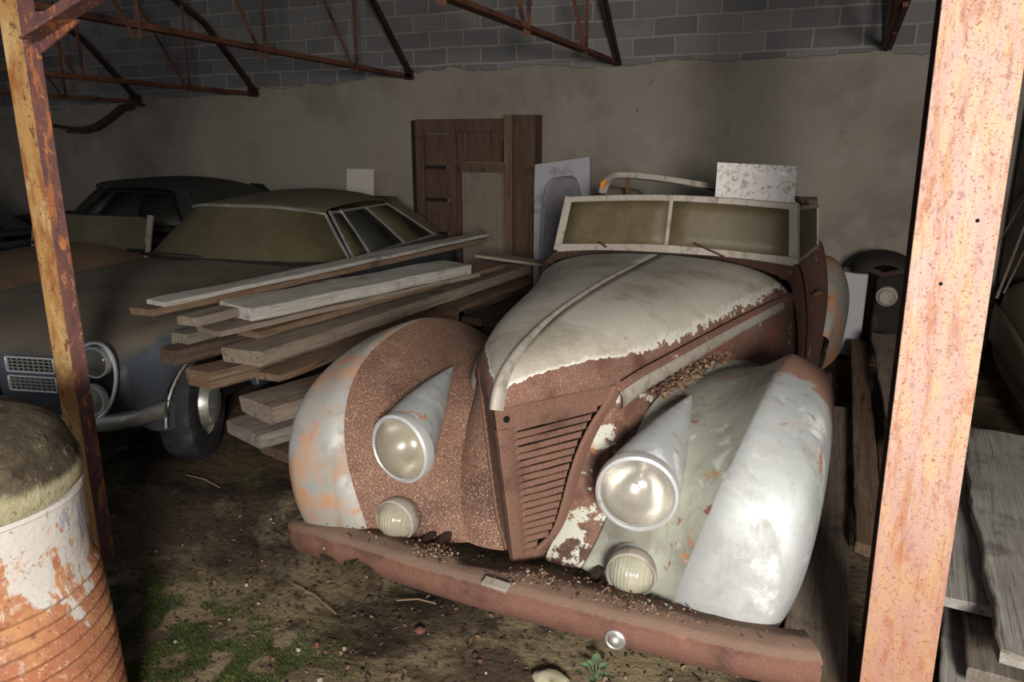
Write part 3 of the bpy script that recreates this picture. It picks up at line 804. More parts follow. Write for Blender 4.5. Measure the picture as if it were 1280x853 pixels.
def resamp(p, n):
    P = [Vector(q) for q in p]; out = []
    m_ = len(P)-1
    for i in range(n+1):
        t = i/n*m_; k = min(int(t), m_-1); f = t-k
        p0, p1, p2, p3 = P[max(k-1, 0)], P[k], P[k+1], P[min(k+2, m_)]
        out.append(.5*((2*p1)+(-p0+p2)*f+(2*p0-5*p1+4*p2-p3)*f*f+(-p0+3*p1-3*p2+p3)*f**3))
    return out
pp = resamp(path, 150); rows = []
for i, p in enumerate(pp):
    d = (pp[min(i+1, 150)]-pp[max(i-1, 0)]).normalized(); nrm = Vector((-d.y, d.x, 0)).normalized()   # points to the back
    w = .10+.035*math.exp(-((p.x-.16)/.22)**2)+.010*noise.noise((p.x*7, 0, 3))+.006*noise.noise((p.x*25, 0, 3))
    if -.16 < p.x < .03: w -= .04
    if p.x < -.84: w = max(.03, w-.06)
    low = -.104
    nb = max(0, 1-abs(p.x+.50)/.075); low += .066*(nb > 0)*(nb**.4)
    nb = max(0, 1-abs(p.x+.66)/.06); low += .034*(nb > 0)*(nb**.4)
    low += (.009*noise.noise((p.x*18, 2, 0))+.005*noise.noise((p.x*50, 2, 0)))*(1 if p.x < -.05 else .25)
    if p.x > .90: low += .01
    j = .003*noise.noise((p.x*12, 9, 1))
    pf = [(w, .010+j), (w*.5, .014+j*2), (.012, .014+j), (.0, .011), (-.008, .006), (-.016, .002), (-.020, .0), (-.022, -.010), (-.013, -.017), (-.014, -.022), (-.021, -.030), (-.019, -.06), (-.006, -.092), (.014, low if low > -.09 else -.106)]
    if low > -.08:
        pf = pf[:11]+[(-.016, max(-.06, low)), (-.01, max(-.075, low+.001)), (-.002, low+.002)]
    rows.append([tuple(p+nrm*a+Vector((0, 0, b))) for a, b in pf])
bump = MB().grid(rows).build('bumper', bumper_mat, car, solid=.005, angle=60)
mb = MB(); c = at(769, 800, y=1.826)-Vector((CX, 0, 0))
mb.lathe([(.0305, -.006), (.031, .004), (.026, .007), (.021, .004), (.018, .012), (.010, .018), (.0005, .02)], c, (0, -1, 0), 28)
mb.build('round_reflector', chrome_dull, bump)
mb = MB(); c = at(620, 733, z=.455)-Vector((CX, 0, 0))
mb.box((c.x, c.y, .461), (.085, .032, .012), Euler((.25, .0, -.12)).to_matrix()); mb.build('plate_bracket', frame_metal, bump, bevel=.002)
for s in (1, -1):
    for k in (0, 1):
        mb = MB(); mb.bar((s*(.27+.05*k), 1.95, .418), (s*(.29+.05*k), 2.4, .40), .025, .03); mb.build('bumper_bracket', rust_dark, bump, bevel=.004)

# ---- cowl, body tub, doors, tail
def bel(y):
    pts = [(3.98, .675, 1.06), (4.3, .70, 1.10), (4.7, .745, 1.115), (5.1, .775, 1.11), (5.5, .775, 1.09), (5.9, .735, 1.03), (6.3, .61, .90), (6.6, .42, .66), (6.68, .26, .46)]
    for a, b in zip(pts[:-1], pts[1:]):
        if y <= b[0]:
            t = (y-a[0])/(b[0]-a[0]); return lerp(a[1], b[1], t), lerp(a[2], b[2], t)
    return pts[-1][1:]
def side_sec(y, o=0.0):
    w, z = bel(y)
    return [(w-.07, y, z+.012), (w-.025+o, y, z+.012), (w+o, y, z-.03), (w+.03+o, y, z-.16), (w+.055+o, y, lerp(z, .35, .42)), (w+.06+o, y, lerp(z, .35, .75)), (w+.045+o, y, .35)]
ys = [3.98, 4.12, 4.27]
for s in (1, -1):
    MB().grid(mir([side_sec(y) for y in ys], s)).build('cowl_side', body_rust, car, sub=2)
    d = MB().grid(mir([side_sec(y, .004) for y in (4.285, 4.5, 4.8, 5.1, 5.2)], s)).build('door', body_rust, car, sub=2)
    mb = MB(); w, z = bel(4.42)
    mb.tube([(s*(w+.055), 4.36, z-.17), (s*(w+.085), 4.40, z-.165), (s*(w+.085), 4.48, z-.165)], .010, 8); mb.build('door_handle', rust_car, d)
    MB().grid(mir([side_sec(y) for y in (5.215, 5.4, 5.6, 5.9, 6.2, 6.45, 6.6, 6.68)], s)).build('quarter_panel', body_rust, car, sub=2)
    # rear wing
    rows = []
    for k in range(9):
        t = k/8; y = 5.0+1.55*t; h = math.sin(PI*min(1, .05+.95*t))**.6 if t < 1 else .05
        zt = .36+.60*h; wo = .80+.17*h
        rows.append([(.70, y, zt+.0), (.80, y, zt+.01), (.88, y, zt-.03*h), (wo, y, lerp(.34, zt, .65)), (wo+.005, y, lerp(.34, zt, .35)), (wo-.02, y, .33)])
    rw = MB().grid(mir(rows, s)).build('rear_wing', body_rust if s < 0 else fender_stained, car, sub=2)
    # running board
    mb = MB(); mb.box((s*.80, 4.35, .32), (.22, 1.2, .035)); mb.build('running_board', rust_car, car, bevel=.008)
rows = []
for t in (0, .25, .5, .75, 1):
    rows.append([(u*lerp(.66, .672, t), lerp(3.985, 4.20, t)-.075*(1-(u)**2)*t, lerp(1.166, 1.150, t)-.10*abs(u)**2.6*(1-.55*t)) for u in [-1+2*i/12 for i in range(13)]])
MB().grid(rows).build('cowl', body_rust, car, sub=1)
rows = []
for y in (5.45, 5.7, 6.0, 6.3, 6.5, 6.62, 6.68):
    w, z = bel(y); rows.append([(u*(w-.03), y, z+.012+.05*(1-u*u)) for u in [-1+2*i/8 for i in range(9)]])
MB().grid(rows).build('rear_deck', body_rust, car, sub=2)
mb = MB(); mb.box((0, 5.0, .62), (1.30, 1.9, .03)); mb.box((0, 3.3, .5), (.9, 1.9, .06)); mb.build('floor_pan', dark_void, car, smooth=False)
mb = MB(); mb.box((0, 5.28, .86), (1.28, .18, .46), Euler((-.2, 0, 0)).to_matrix()); mb.build('seat_back', mk_rust('cracked_leather', lin(72, 52, 42), lin(44, 34, 28), lin(92, 72, 58)), car, bevel=.05)
# wheels
def wheel(parent, c, r, w, ax, name='wheel', hub=None, cap_r=.6):
    mb = MB(); prof = [(r*.60, -w*.5), (r*.80, -w*.52), (r*.95, -w*.46), (r, -w*.3), (r, w*.3), (r*.95, w*.46), (r*.80, w*.52), (r*.60, w*.5)]
    mb.lathe(prof, c, ax, 40); t = mb.build(name, rubber, parent)
    mb = MB(); mb.lathe([(r*.61, w*.40), (r*.56, w*.20), (r*.46, w*.22), (r*.42, w*.5), (r*.36, w*.68), (r*.2, w*.76), (.001, w*.78)], c, ax, 40); mb.build('hubcap', hub or rust_dark, t)
    mb = MB(); mb.lathe([(r*.61, -w*.4), (.001, -w*.35)], c, ax, 32); mb.build('brake_drum', dark_void, t)
    return t
for s in (1, -1):
    for y in (2.78, 5.72):
        wheel(car, (s*.72, y, .335), .335, .15, (s, 0, 0))

# ---- windscreen
def wsp(u, t):     # u -1..1 across, t 0..1 up; shallow V in plan
    y = lerp(4.135, 4.215, abs(u)); z = lerp(1.168, 1.128, abs(u)**1.3)
    yt = lerp(4.225, 4.305, abs(u)); zt = lerp(1.438, 1.405, abs(u)**1.5)
    return Vector((lerp(.655, .625, t)*u, lerp(y, yt, t), lerp(z, zt, t)))
ws = MB()
top_e = [wsp(-1+2*i/16, 1) for i in range(17)]; bot_e = [wsp(-1+2*i/16, 0) for i in range(17)]
for e, w, h in ((top_e, .034, .034), (bot_e, .036, .05)):
    for a, b in zip(e[:-1], e[1:]): ws.bar(a, b+(b-a)*.03, w, h)
for u, w in ((-1, .046), (1, .046)): ws.bar(wsp(u, -.06), wsp(u, 1.05), w, .036, up=(0, 1, 0))
ws.bar(wsp(0, -.02)+Vector((0, -.006, 0)), wsp(0, 1)+Vector((0, -.006, 0)), .022, .022, up=(0, 1, 0))
wso = ws.build('windscreen', frame_metal, car, smooth=False, bevel=.005)
for s in (1, -1):
    rows = [[wsp(s*lerp(.012, .97, i/6), lerp(.03, .97, j/4))+Vector((0, .004, 0)) for i in range(7)] for j in range(5)]
    MB().grid(rows).build('glass_pane', dust_glass, wso, solid=.006)
# wipers
for (a, b, c_) in (((748, 303), (758, 309), (830, 306)), ((905, 322), (868, 304), (840, 300))):
    yb = 4.10
    mb = MB(); P = [at(px, py, y=yb+.0*i)-Vector((CX, 0, 0)) for i, (px, py) in enumerate((a, b))]
    mb.tube([P[0]+Vector((0, .02, .0)), P[1]], .005, 6); mb.build('wiper', rust_dark, car)
# side (vent) windows behind the screen posts
for s in (1, -1):
    b0, t0 = Vector((s*.672, 4.26, 1.125)), Vector((s*.645, 4.34, 1.395)); b1, t1 = Vector((s*.745, 4.86, 1.135)), Vector((s*.725, 4.80, 1.375))
    mb = MB()
    for a, b in ((b0, b1), (b1, t1), (t1, t0), (t0, b0)): mb.bar(a, b, .02, .022, up=(0, 0, 1) if abs((b-a).z) < .15 else (0, 1, 0))
    q = mb.build('side_window', frame_metal, car, smooth=False, bevel=.004)
    mb = MB().grid([[b0, b1], [t0, t1]]); mb.build('glass_pane', dust_glass, q, solid=.005, smooth=False)
# folded hood bow and collapsed fabric
mb = MB(); bow = resamp([(-.64, 5.02, 1.40), (-.62, 5.01, 1.455), (-.585, 5.0, 1.49), (-.50, 5.0, 1.515), (-.25, 5.0, 1.500), (.11, 5.0, 1.452), (.40, 5.0, 1.41), (.58, 5.02, 1.36), (.64, 5.05, 1.25)], 40)
for a, b in zip(bow[:-1], bow[1:]): mb.bar(a, b+(b-a)*.1, .055, .036, up=(0, .3, 1))
hb = mb.build('folded_hood_bow', frame_metal, car, bevel=.004)
mb = MB()
for u in (-.46,): mb.tube([(u, 5.0, 1.50), (u-.01, 5.03, 1.42), (u-.02, 5.1, 1.22)], .012, 6)
for s in (-1, 1): mb.tube([(s*.64, 5.03, 1.40), (s*.70, 5.25, 1.25), (s*.72, 5.4, 1.13)], .014, 6)
mb.build('bow_strut', rust_iron, car)
mb = MB(); mb.tube([bow[3]+Vector((-.005, -.03, .0)), bow[5]+Vector((-.004, -.032, .008)), bow[8]+Vector((0, -.034, .006))], [.012, .018, .012], 8)
mb.build('bow_cap', Mat('orange_strap', .6).base(lin(206, 130, 50)).done(), car)
rows = []
for i in range(25):
    u = -.70+1.4*i/24; n1 = noise.noise((u*4, 1, 1)); n2 = noise.noise((u*9, 4, 2))
    zt = 1.305+.035*n1+.02*n2+(.115 if u < -.42 else 0)+(.10 if u > .42 else 0)
    rows.append([(u, 5.32, 1.10), (u, 5.27+.02*n2, zt-.06), (u, 5.33, zt), (u, 5.43+.03*n1, zt-.01+.02*n2), (u, 5.55, zt-.07), (u, 5.62, 1.12)])
MB().grid(rows).build('folded_fabric_hood', mk_rust('mouldy_hood_cloth', lin(92, 82, 70), lin(58, 50, 44), lin(130, 120, 106)), car, sub=2)
# leaf litter lodged between hood and wing
# ================================================================ litter on the old car
def flakes(region, n, size, mats, name, label, seed, parent=None, upfun=None):
    rnd = random.Random(seed); mb = MB()
    for i in range(n):
        p = region(rnd)
        s = size*rnd.uniform(.5, 1.6); R = Euler((rnd.uniform(-.7, .7), rnd.uniform(-.7, .7), rnd.uniform(0, 6.3))).to_matrix()
        w = rnd.uniform(.35, .7)
        vs = [Vector(p)+R @ Vector(q)*s for q in ((-1, 0, 0), (-.3, w, .12), (.5, w*.8, .2), (1, 0, 0), (.5, -w*.8, .2), (-.3, -w, .12), (.1, 0, -.08))]
        mb.add(vs, [(0, 6, 1), (1, 6, 2), (2, 6, 3), (3, 6, 4), (4, 6, 5), (5, 6, 0)], rnd.randrange(len(mats)))
    o = mb.build(name, mats, smooth=False, solid=.0012)
    return o
leaf_a = Mat('dry_leaf_brown', .9).base(lin(112, 84, 62)).done(); leaf_b = Mat('dry_leaf_dark', .9).base(lin(66, 48, 38)).done(); leaf_c = Mat('dry_leaf_pale', .9).base(lin(132, 110, 88)).done()
stone_a = Mat('pale_stone', .9).base(lin(146, 137, 124)).done(); stone_b = Mat('brick_red_stone', .9).base(lin(108, 68, 56)).done(); stone_c = Mat('dark_clod', .95).base(lin(62, 52, 44)).done()
def valley(r):
    t = r.random()**.8; y = lerp(2.42, 3.15, t); u = lerp(.335, .455, t)+r.gauss(0, .022)
    return (CX+u+.02, y, .905+r.uniform(0, .035)*(1-abs(t-.3))-.02*t)
o = settle(flakes(valley, 800, .011, [leaf_a, leaf_b, leaf_b, leaf_b, leaf_a, leaf_c], 'leaf_litter', '', 5))
tag(o, 'dry brown leaf litter lodged between cream hood and grey wing', 'leaves', kind='stuff')
def onbump(r):
    c = r.choice([(-.22, .035), (-.24, .05), (-.55, .12), (.16, .07), (.20, .12), (.40, .05), (.5, .08), (.30, .25)])
    u = c[0]+r.gauss(0, c[1]); k = min(149, max(1, int((u+.925)/1.87*150)))
    p = min(pp, key=lambda q: abs(q.x-u)+(9 if q.y > 2.02 and abs(q.x) > .8 else 0))
    return (CX+u, p.y+abs(r.gauss(.055, .028)), p.z+.018+r.uniform(0, .006))
o = settle(flakes(onbump, 520, .0042, [leaf_a, leaf_c, leaf_b, leaf_a, stone_c, stone_a], 'crumbled_debris', '', 6))
tag(o, 'crumbs of plaster and rust lying along the top of the rusty bumper', 'debris', kind='stuff')

# ================================================================ the blue grey saloon
def saloon(name, label, paint, roofm, glass, front=True):
    trim = chrome_dull if front else rust_black
    """local frame: x across, y from nose to tail, z up, origin on the ground below the nose"""
    c = root(name, label, 'car')
    # upper body: columns centre -> side; rows nose -> tail
    Y = [.16, .06, .02, .05, .17, .38, .85, 1.3, 1.75, 2.15]
    zc = [.34, .47, .60, .71, .775, .81, .85, .88, .90, .91]
    zs = [.34, .47, .60, .70, .755, .785, .81, .825, .835, .84]
    xs = [0, .22, .42, .60, .73, .82, .88, .892]
    rows = []
    for y, a, b in zip(Y, zc, zs):
        r = []
        for k, x in enumerate(xs):
            t = min(1, x/.88); yy = y+.15*t**3*(1 if y < .3 else .4 if y < .6 else 0)
            if x > .885: yy += .20 if y < .3 else .10 if y < .6 else .02
            z = lerp(a, b, t**1.5)
            if y > .15: z += .030*math.exp(-((x-.76)/.11)**2)-.055*max(0, (x-.78)/.10)**1.5
            if y > .15 and x < .5: z += .012*(1-(x/.5)**2)
            r.append((x*(1 if y > .5 else lerp(.955, 1, y/.5)), yy, z))
        rows.append(r)
    full = [[(-p[0], p[1], p[2]) for p in reversed(r[1:])]+r for r in rows]
    b = MB().grid(full).build('bonnet_and_nose', paint, c, sub=2)
    # sides with wheel arches
    for s in (1, -1):
        yy = [.18, .28, .335, .38, .46, .58, .72, .86, .98, 1.06, 1.105, 1.16, 1.8, 2.4, 3.0, 3.34, 3.40, 3.48, 3.6, 3.74, 3.88, 4.0, 4.08, 4.14, 4.3, 4.6]
        rows = []
        for y in yy:
            d1 = .385**2-(y-.72)**2; d2 = .385**2-(y-3.74)**2
            sill = .27
            if d1 > 0: sill = .30+math.sqrt(d1)*.93
            if d2 > 0: sill = .30+math.sqrt(d2)*.93
            if y < .34: sill = max(sill, .36)
            x0 = .872 if y > .5 else lerp(.955, 1, y/.5)*.872
            if y > 4: x0 -= .10*((y-4)/.6)**2
            zt = .70 if y < .2 else .735 if y < .3 else .752 if y < .36 else lerp(.765, .80, min(1, (y-.3)/1.7)) if y < 2 else lerp(.80, .77, (y-2)/2.6)
            zt = max(zt, sill+.05)
            rows.append([(s*(x0-.012), y, zt), (s*(x0+.018), y, lerp(zt, sill, .15)), (s*(x0+.032), y, lerp(zt, sill, .4)), (s*(x0+.022), y, lerp(zt, sill, .75)), (s*(x0+.004), y, sill), (s*(x0-.03), y, sill+.008)])
        MB().grid(rows).build('side_panel', paint, c, sub=1)
        # chrome line round the front arch
        mb = MB(); mb.tube([(s*.885, .72+.385*math.cos(t), .30+.36*math.sin(t)) for t in [PI*(.02+.96*i/22) for i in range(23)]], .008, 6)
        mb.build('arch_trim', trim, c)
    # waist, tail
    rows = []
    for y, z, w in ((2.1, .85, .875), (2.4, .88, .87), (3.0, .885, .865), (3.5, .88, .86), (4.0, .875, .84), (4.4, .86, .78), (4.6, .80, .74), (4.66, .6, .72), (4.6, .36, .70)):
        rows.append([(x*w, y, z-(.05 if abs(x) > .99 else 0)) for x in (-1, -.93, -.8, -.4, 0, .4, .8, .93, 1)])
    MB().grid(rows).build('boot_and_waist', paint, c, sub=2)
    # greenhouse
    def ring(pts): return pts
    base_f = [(-.84, 2.36, .885), (-.80, 2.12, .892), (-.48, 1.96, .905), (0, 1.91, .91), (.48, 1.96, .905), (.80, 2.12, .892), (.84, 2.36, .885)]
    top_f = [(-.55, 2.54, 1.20), (-.49, 2.34, 1.24), (-.30, 2.24, 1.268), (0, 2.20, 1.273), (.30, 2.24, 1.268), (.49, 2.34, 1.24), (.55, 2.54, 1.20)]
    mids = mid(base_f, top_f, .5, (0, -.015, .01))
    MB().grid([base_f, mids, top_f]).build('windscreen', glass, c, sub=2)
    rows = [[(p[0]*k, lerp(p[1], 3.0, 1-k2), p[2]+dz) for p in top_f] for k, k2, dz in ((1.0, 1.0, 0), (1.0, .95, .022))]
    rows += [[(x*.55, y, z-.10*abs(x)**2.4) for x in (-1, -.9, -.55, 0, .55, .9, 1)] for y, z in ((2.60, 1.332), (2.95, 1.352), (3.3, 1.347), (3.6, 1.318), (3.80, 1.27))]
    MB().grid(rows).build('roof', roofm, c, sub=2)
    rows = [[(x*.58, 3.80, 1.27-.10*abs(x)**2.4) for x in (-1, -.55, 0, .55, 1)], [(x*.66, 4.02, 1.08-.04*abs(x)**2) for x in (-1, -.55, 0, .55, 1)], [(x*.74, 4.25, .88) for x in (-1, -.55, 0, .55, 1)]]
    MB().grid(rows).build('rear_window', glass, c, sub=2)
    for s in (1, -1):
        b0, b1 = Vector((s*.855, 2.40, .885)), Vector((s*.835, 4.10, .88)); t0, t1 = Vector((s*.565, 2.58, 1.215)), Vector((s*.555, 3.62, 1.205))
        def sp(a, t): return b0.lerp(b1, a).lerp(t0.lerp(t1, a), t)
        for a0, a1 in ((.0, .14), (.17, .52), (.55, .90)):
            MB().grid([[sp(a0, .06), sp(a1, .06)], [sp(a0, .5)+Vector((s*.008, 0, 0)), sp(a1, .5)+Vector((s*.008, 0, 0))], [sp(a0, .93), sp(a1, .93)]]).build('side_window', dark_glass if paint is not blue_paint or a0 == .17 else glass, c, solid=.004)
        mb = MB()
        for a in (0, .155, .535, .92): mb.bar(sp(a, 0), sp(a, 1), .022, .022, up=(s, 0, 0))
        for t in (.02, .97): mb.bar(sp(0, t), sp(.95, t), .02, .02, up=(s, 0, 0))
        mb.build('window_frame', trim, c, smooth=False, bevel=.003)
        # rear pillar
        MB().grid([[sp(.90, 0), Vector((s*.77, 4.25, .88))], [sp(.92, .55), Vector((s*.685, 4.02, 1.06))], [sp(.97, 1), Vector((s*.59, 3.80, 1.17))], [Vector((s*.575, 3.56, 1.25)), Vector((s*.55, 3.78, 1.24))]]).build('rear_pillar', roofm, c, sub=1)
    # screen surround
    mb = MB(); mb.tube(resamp(top_f, 30), .012, 6); mb.build('screen_trim', trim, c)
    mb = MB(); mb.tube(resamp(base_f[1:-1], 30), .013, 6); mb.build('scuttle_seal', rust_black, c)
    for s in (1, -1):
        mb = MB(); mb.tube(resamp([base_f[0 if s < 0 else -1], mids[0 if s < 0 else -1], top_f[0 if s < 0 else -1]], 8), .014, 6); mb.build('screen_pillar', trim, c)
    mb = MB(); mb.box((0, 2.4, .30), (1.5, 3.6, .06)); mb.box((0, 2.9, .58), (1.35, 2.2, .46)); mb.box((0, .95, .52), (1.05, 1.2, .36)); mb.build('underbody', dark_void, c, smooth=False)
    for s in (1, -1):
        for y in (.72, 3.74): wheel(c, (s*.735, y, .318), .318, .175, (s, .38 if y < 1 and s > 0 else 0, 0), 'wheel', chrome_dull)
    if front:
        for s in (1, -1):
            # oval housing with two stacked lamps
            ov = [(s*(.715+.098*math.cos(t)), .125+.045*math.cos(t)+.045*math.sin(t), .63+.182*math.sin(t)) for t in [2*PI*i/36 for i in range(36)]]
            mb = MB(); mb.tube([(p[0], p[1]-.035, p[2]) for p in ov], .010, 8, closed=True)
            hs = mb.build('lamp_surround', chrome, c)
            mb = MB(); cv = Vector((s*.715, .125, .63)); vs = [cv]+[Vector(p)-Vector((0, .012, 0)) for p in ov]; mb.add(vs, [(0, 1+i, 1+(i+1) % 36) for i in range(36)])
            mb.build('lamp_back', rust_black, hs)
            for z, yl_ in ((.718, .128), (.545, .078)):
                mb = MB(); mb.lathe([(.076, -.02), (.080, .006), (.076, .016), (.066, .016)], (s*.715, yl_, z), (s*.12, -1, .05), 32); lm = mb.build('headlight', chrome, c)
                mb = MB(); mb.lathe([(.067, .014), (.055, .026), (.033, .034), (.0005, .038)], (s*.715, yl_, z), (s*.12, -1, .05), 28); mb.build('lens', lens_far, lm)
                mb = MB(); mb.lathe([(.066, .01), (.05, -.02), (.02, -.035), (.0005, -.037)], (s*.715, yl_, z), (s*.12, -1, .05), 28); mb.build('reflector', reflector, lm)
            # twin side grilles
            for z in (.70, .605):
                mb = MB()
                x0, x1, h = .27, .53, .036
                for k in (-1, 1): mb.bar((s*x0, .028, z+k*h), (s*x1, .06, z+k*h), .016, .010)
                for x, y in ((x0, .028), (x1, .06)): mb.bar((s*x, y, z-h), (s*x, y, z+h), .010, .016, up=(0, 1, 0))
                vg = mb.build('vent_grille', chrome, c, bevel=.003)
                mb = MB()
                for i in range(1, 9): mb.bar((s*lerp(x0, x1, i/9), lerp(.026, .058, i/9)+.004, z-h), (s*lerp(x0, x1, i/9), lerp(.026, .058, i/9)+.004, z+h), .006, .006, up=(0, 1, 0))
                for j in (-.4, 0, .4): mb.bar((s*x0, .03, z+j*h*1.2), (s*x1, .062, z+j*h*1.2), .006, .006)
                mb.build('mesh', chrome_dull, vg, smooth=False)
                mb = MB(); mb.grid([[(s*x0, .040, z-h), (s*x1, .072, z-h)], [(s*x0, .040, z+h), (s*x1, .072, z+h)]]); mb.build('mesh_back', dark_void, vg, smooth=False)
            # wrap-round bumper corner
            rows = []
            for x, y in ((.50, .0), (.60, -.005), (.70, .02), (.79, .08), (.86, .17), (.89, .26), (.905, .325)):
                rows.append([(s*x, y+.03, .472), (s*(x+.012), y, .468), (s*(x+.018), y-.010, .44), (s*(x+.012), y-.004, .40), (s*x, y+.02, .385)])
            MB().grid(rows).build('bumper', chrome_dull, c, sub=2, solid=.006)
        mb = MB(); 
        for i in range(15): mb.bar((-.19+.38*i/14, -.002, .46), (-.19+.38*i/14, .010, .69), .007, .007, up=(0, 1, 0))
        for j in range(10): mb.bar((-.20, -.006+.012*j/9, .46+.23*j/9), (.20, -.006+.012*j/9, .46+.23*j/9), .006, .006)
        g = mb.build('grille_mesh', chrome_dull, c, smooth=False)
        mb = MB(); mb.box((0, .014, .575), (.40, .02, .24)); mb.build('grille_back', dark_void, g, smooth=False)
        mb = MB(); mb.tube(resamp([(-.66, 1.98, .925), (-.4, 1.92, .94), (-.1, 1.90, .935)], 8), .006, 6); mb.build('wiper', rust_black, c)
    return c
blue = saloon('saloon_car', 'dusty blue grey saloon with olive roof and stacked headlights', blue_paint, olive_roof, dust_glass_green)
blue.location = (-3.91, 2.20, 0); blue.rotation_euler = (0, 0, math.radians(6))
dk = saloon('saloon_car', 'dark saloon at the far left edge beyond the low windscreen', black_paint, black_paint, dark_glass, front=False)
dk.location = (-8.35, .95, 0)
dk2 = saloon('saloon_car', 'dark car parked along the back wall behind the olive saloon roof', black_paint, black_paint, dark_glass, front=False)
dk2.location = (-10.05, 6.58, 0); dk2.rotation_euler = (0, 0, math.radians(-90))

# ================================================================ low orange brown roadster on the left
rd = root('roadster', 'orange brown open roadster with a low windscreen, half hidden by the slim post', 'car')
X0 = -6.05
def ry(y): return y+.7 if y <= 4 else 4.7+(y-4)*.55
rows = []
for y, w, z in ((1.75, .30, .55), (1.8, .42, .66), (2.0, .55, .76), (2.5, .64, .85), (3.1, .69, .90), (3.6, .72, .925), (3.95, .73, .93)):
    rows.append([(X0+x*w, ry(y), z-.10+.055*(1-x*x)-.10*abs(x)**5) for x in (-1, -.9, -.6, -.3, 0, .3, .6, .9, 1)])
MB().grid(rows).build('bonnet', brown_paint, rd, sub=2)
for s in (1, -1):
    rows = []
    for y, w, z in ((1.8, .42, .58), (2.0, .58, .70), (2.5, .68, .80), (3.1, .73, .84), (3.7, .77, .86), (4.4, .80, .86), (5.0, .78, .82), (5.5, .62, .66)):
        y = ry(y); z -= .09; rows.append([(X0+s*(w-.05), y, z), (X0+s*w, y, z-.05), (X0+s*(w+.05), y, z-.20), (X0+s*(w+.03), y, z-.36), (X0+s*w, y, .26)])
    MB().grid(rows).build('side_panel', brown_paint, rd, sub=2)
    for y in (3.15, 5.15): wheel(rd, (X0+s*.70, y, .31), .31, .16, (s, 0, 0))
rows = [[(X0+x*w, ry(y), z-.09) for x in (-1, -.5, 0, .5, 1)] for y, w, z in ((4.5, .76, .86), (4.9, .74, .87), (5.3, .6, .76), (5.5, .5, .6))]
MB().grid(rows).build('tail', brown_paint, rd, sub=2)
mb = MB(); mb.box((X0, 4.1, .32), (1.3, 2.9, .06)); mb.build('floor_pan', dark_void, rd, smooth=False)
a, b = Vector((X0-.70, 4.60, .84)), Vector((X0+.70, 4.60, .84)); a2, b2 = Vector((X0-.70, 4.67, 1.10)), Vector((X0+.73, 4.67, 1.115))
mb = MB(); mb.bar(a, b, .03, .03); mb.bar(a2, b2, .022, .022); w = mb.build('windscreen_frame', rust_black, rd, smooth=False, bevel=.004)
for p, q in ((a, a2), (b, b2)):
    mb = MB(); mb.bar(p-Vector((0, 0, .07)), q+Vector((0, 0, .02)), .03, .05, up=(1, 0, 0)); mb.build('screen_post', frame_metal, w, smooth=False, bevel=.006)
MB().grid([[a, a.lerp(b, .5)-Vector((0, .04, 0)), b], [a2, a2.lerp(b2, .5)-Vector((0, .04, 0)), b2]]).build('glass_pane', dust_glass_green, w, solid=.005, smooth=False)
settle(rd)

# ================================================================ timber
def timber(pa, pb, w, t, mat, label, seed, roll=0, ragged=.012, cat='plank', group=None, taper=1.0, wav=.011, skew=0.0):
    rnd = random.Random(seed); pa = Vector(pa); pb = Vector(pb); L = (pb-pa).length
    X = (pb-pa).normalized(); Yv = Vector((0, 0, 1)).cross(X).normalized(); Z = X.cross(Yv).normalized()
    q = Matrix.Rotation(roll, 3, X); Yv = q @ Yv; Z = q @ Z
    n = max(8, int(L/.07)); mb = MB(); ch = min(t, w)*.10
    prof = [(-w/2+ch, -t/2), (w/2-ch, -t/2), (w/2, -t/2+ch), (w/2, t/2-ch), (w/2-ch, t/2), (w*.2, t/2), (-w*.2, t/2), (-w/2+ch, t/2), (-w/2, t/2-ch), (-w/2, -t/2+ch)]
    rows = []
    for i in range(n+1):
        x = L*i/n; sc = 1 if taper == 1 else lerp(1, taper, i/n); r = []
        for k, (y, z) in enumerate(prof):
            e = 0
            if i == 0: e = -abs(noise.noise((y*31, z*40, seed)))*ragged*2+skew*y
            if i == n: e = abs(noise.noise((y*31, z*40, seed+3)))*ragged*2
            dy = wav*noise.noise((x*2.3, 1 if y > 0 else -1, seed))+wav*.5*noise.noise((x*9, 3 if y > 0 else -3, seed))
            dz = wav*.5*noise.noise((x*3, y*9, seed+7))
            k2 = .97 if i in (0, n) else 1
            r.append((x+e, y*sc*k2+dy, z*k2+dz))
        rows.append(r)
    mb.grid(rows, close=True)
    o0 = len(mb.v); np_ = len(prof)
    mb.f.append(tuple(range(np_-1, -1, -1))); mb.m.append(0)
    mb.f.append(tuple((n)*np_+k for k in range(np_))); mb.m.append(0)
    o = mb.build('timber_plank' if cat == 'plank' else cat, mat, angle=40)
    M = Matrix((X, Yv, Z)).transposed().to_4x4(); M.translation = pa
    o.matrix_world = M
    return tag(o, label, cat, group)
G = 'stacked planks between the two cars'
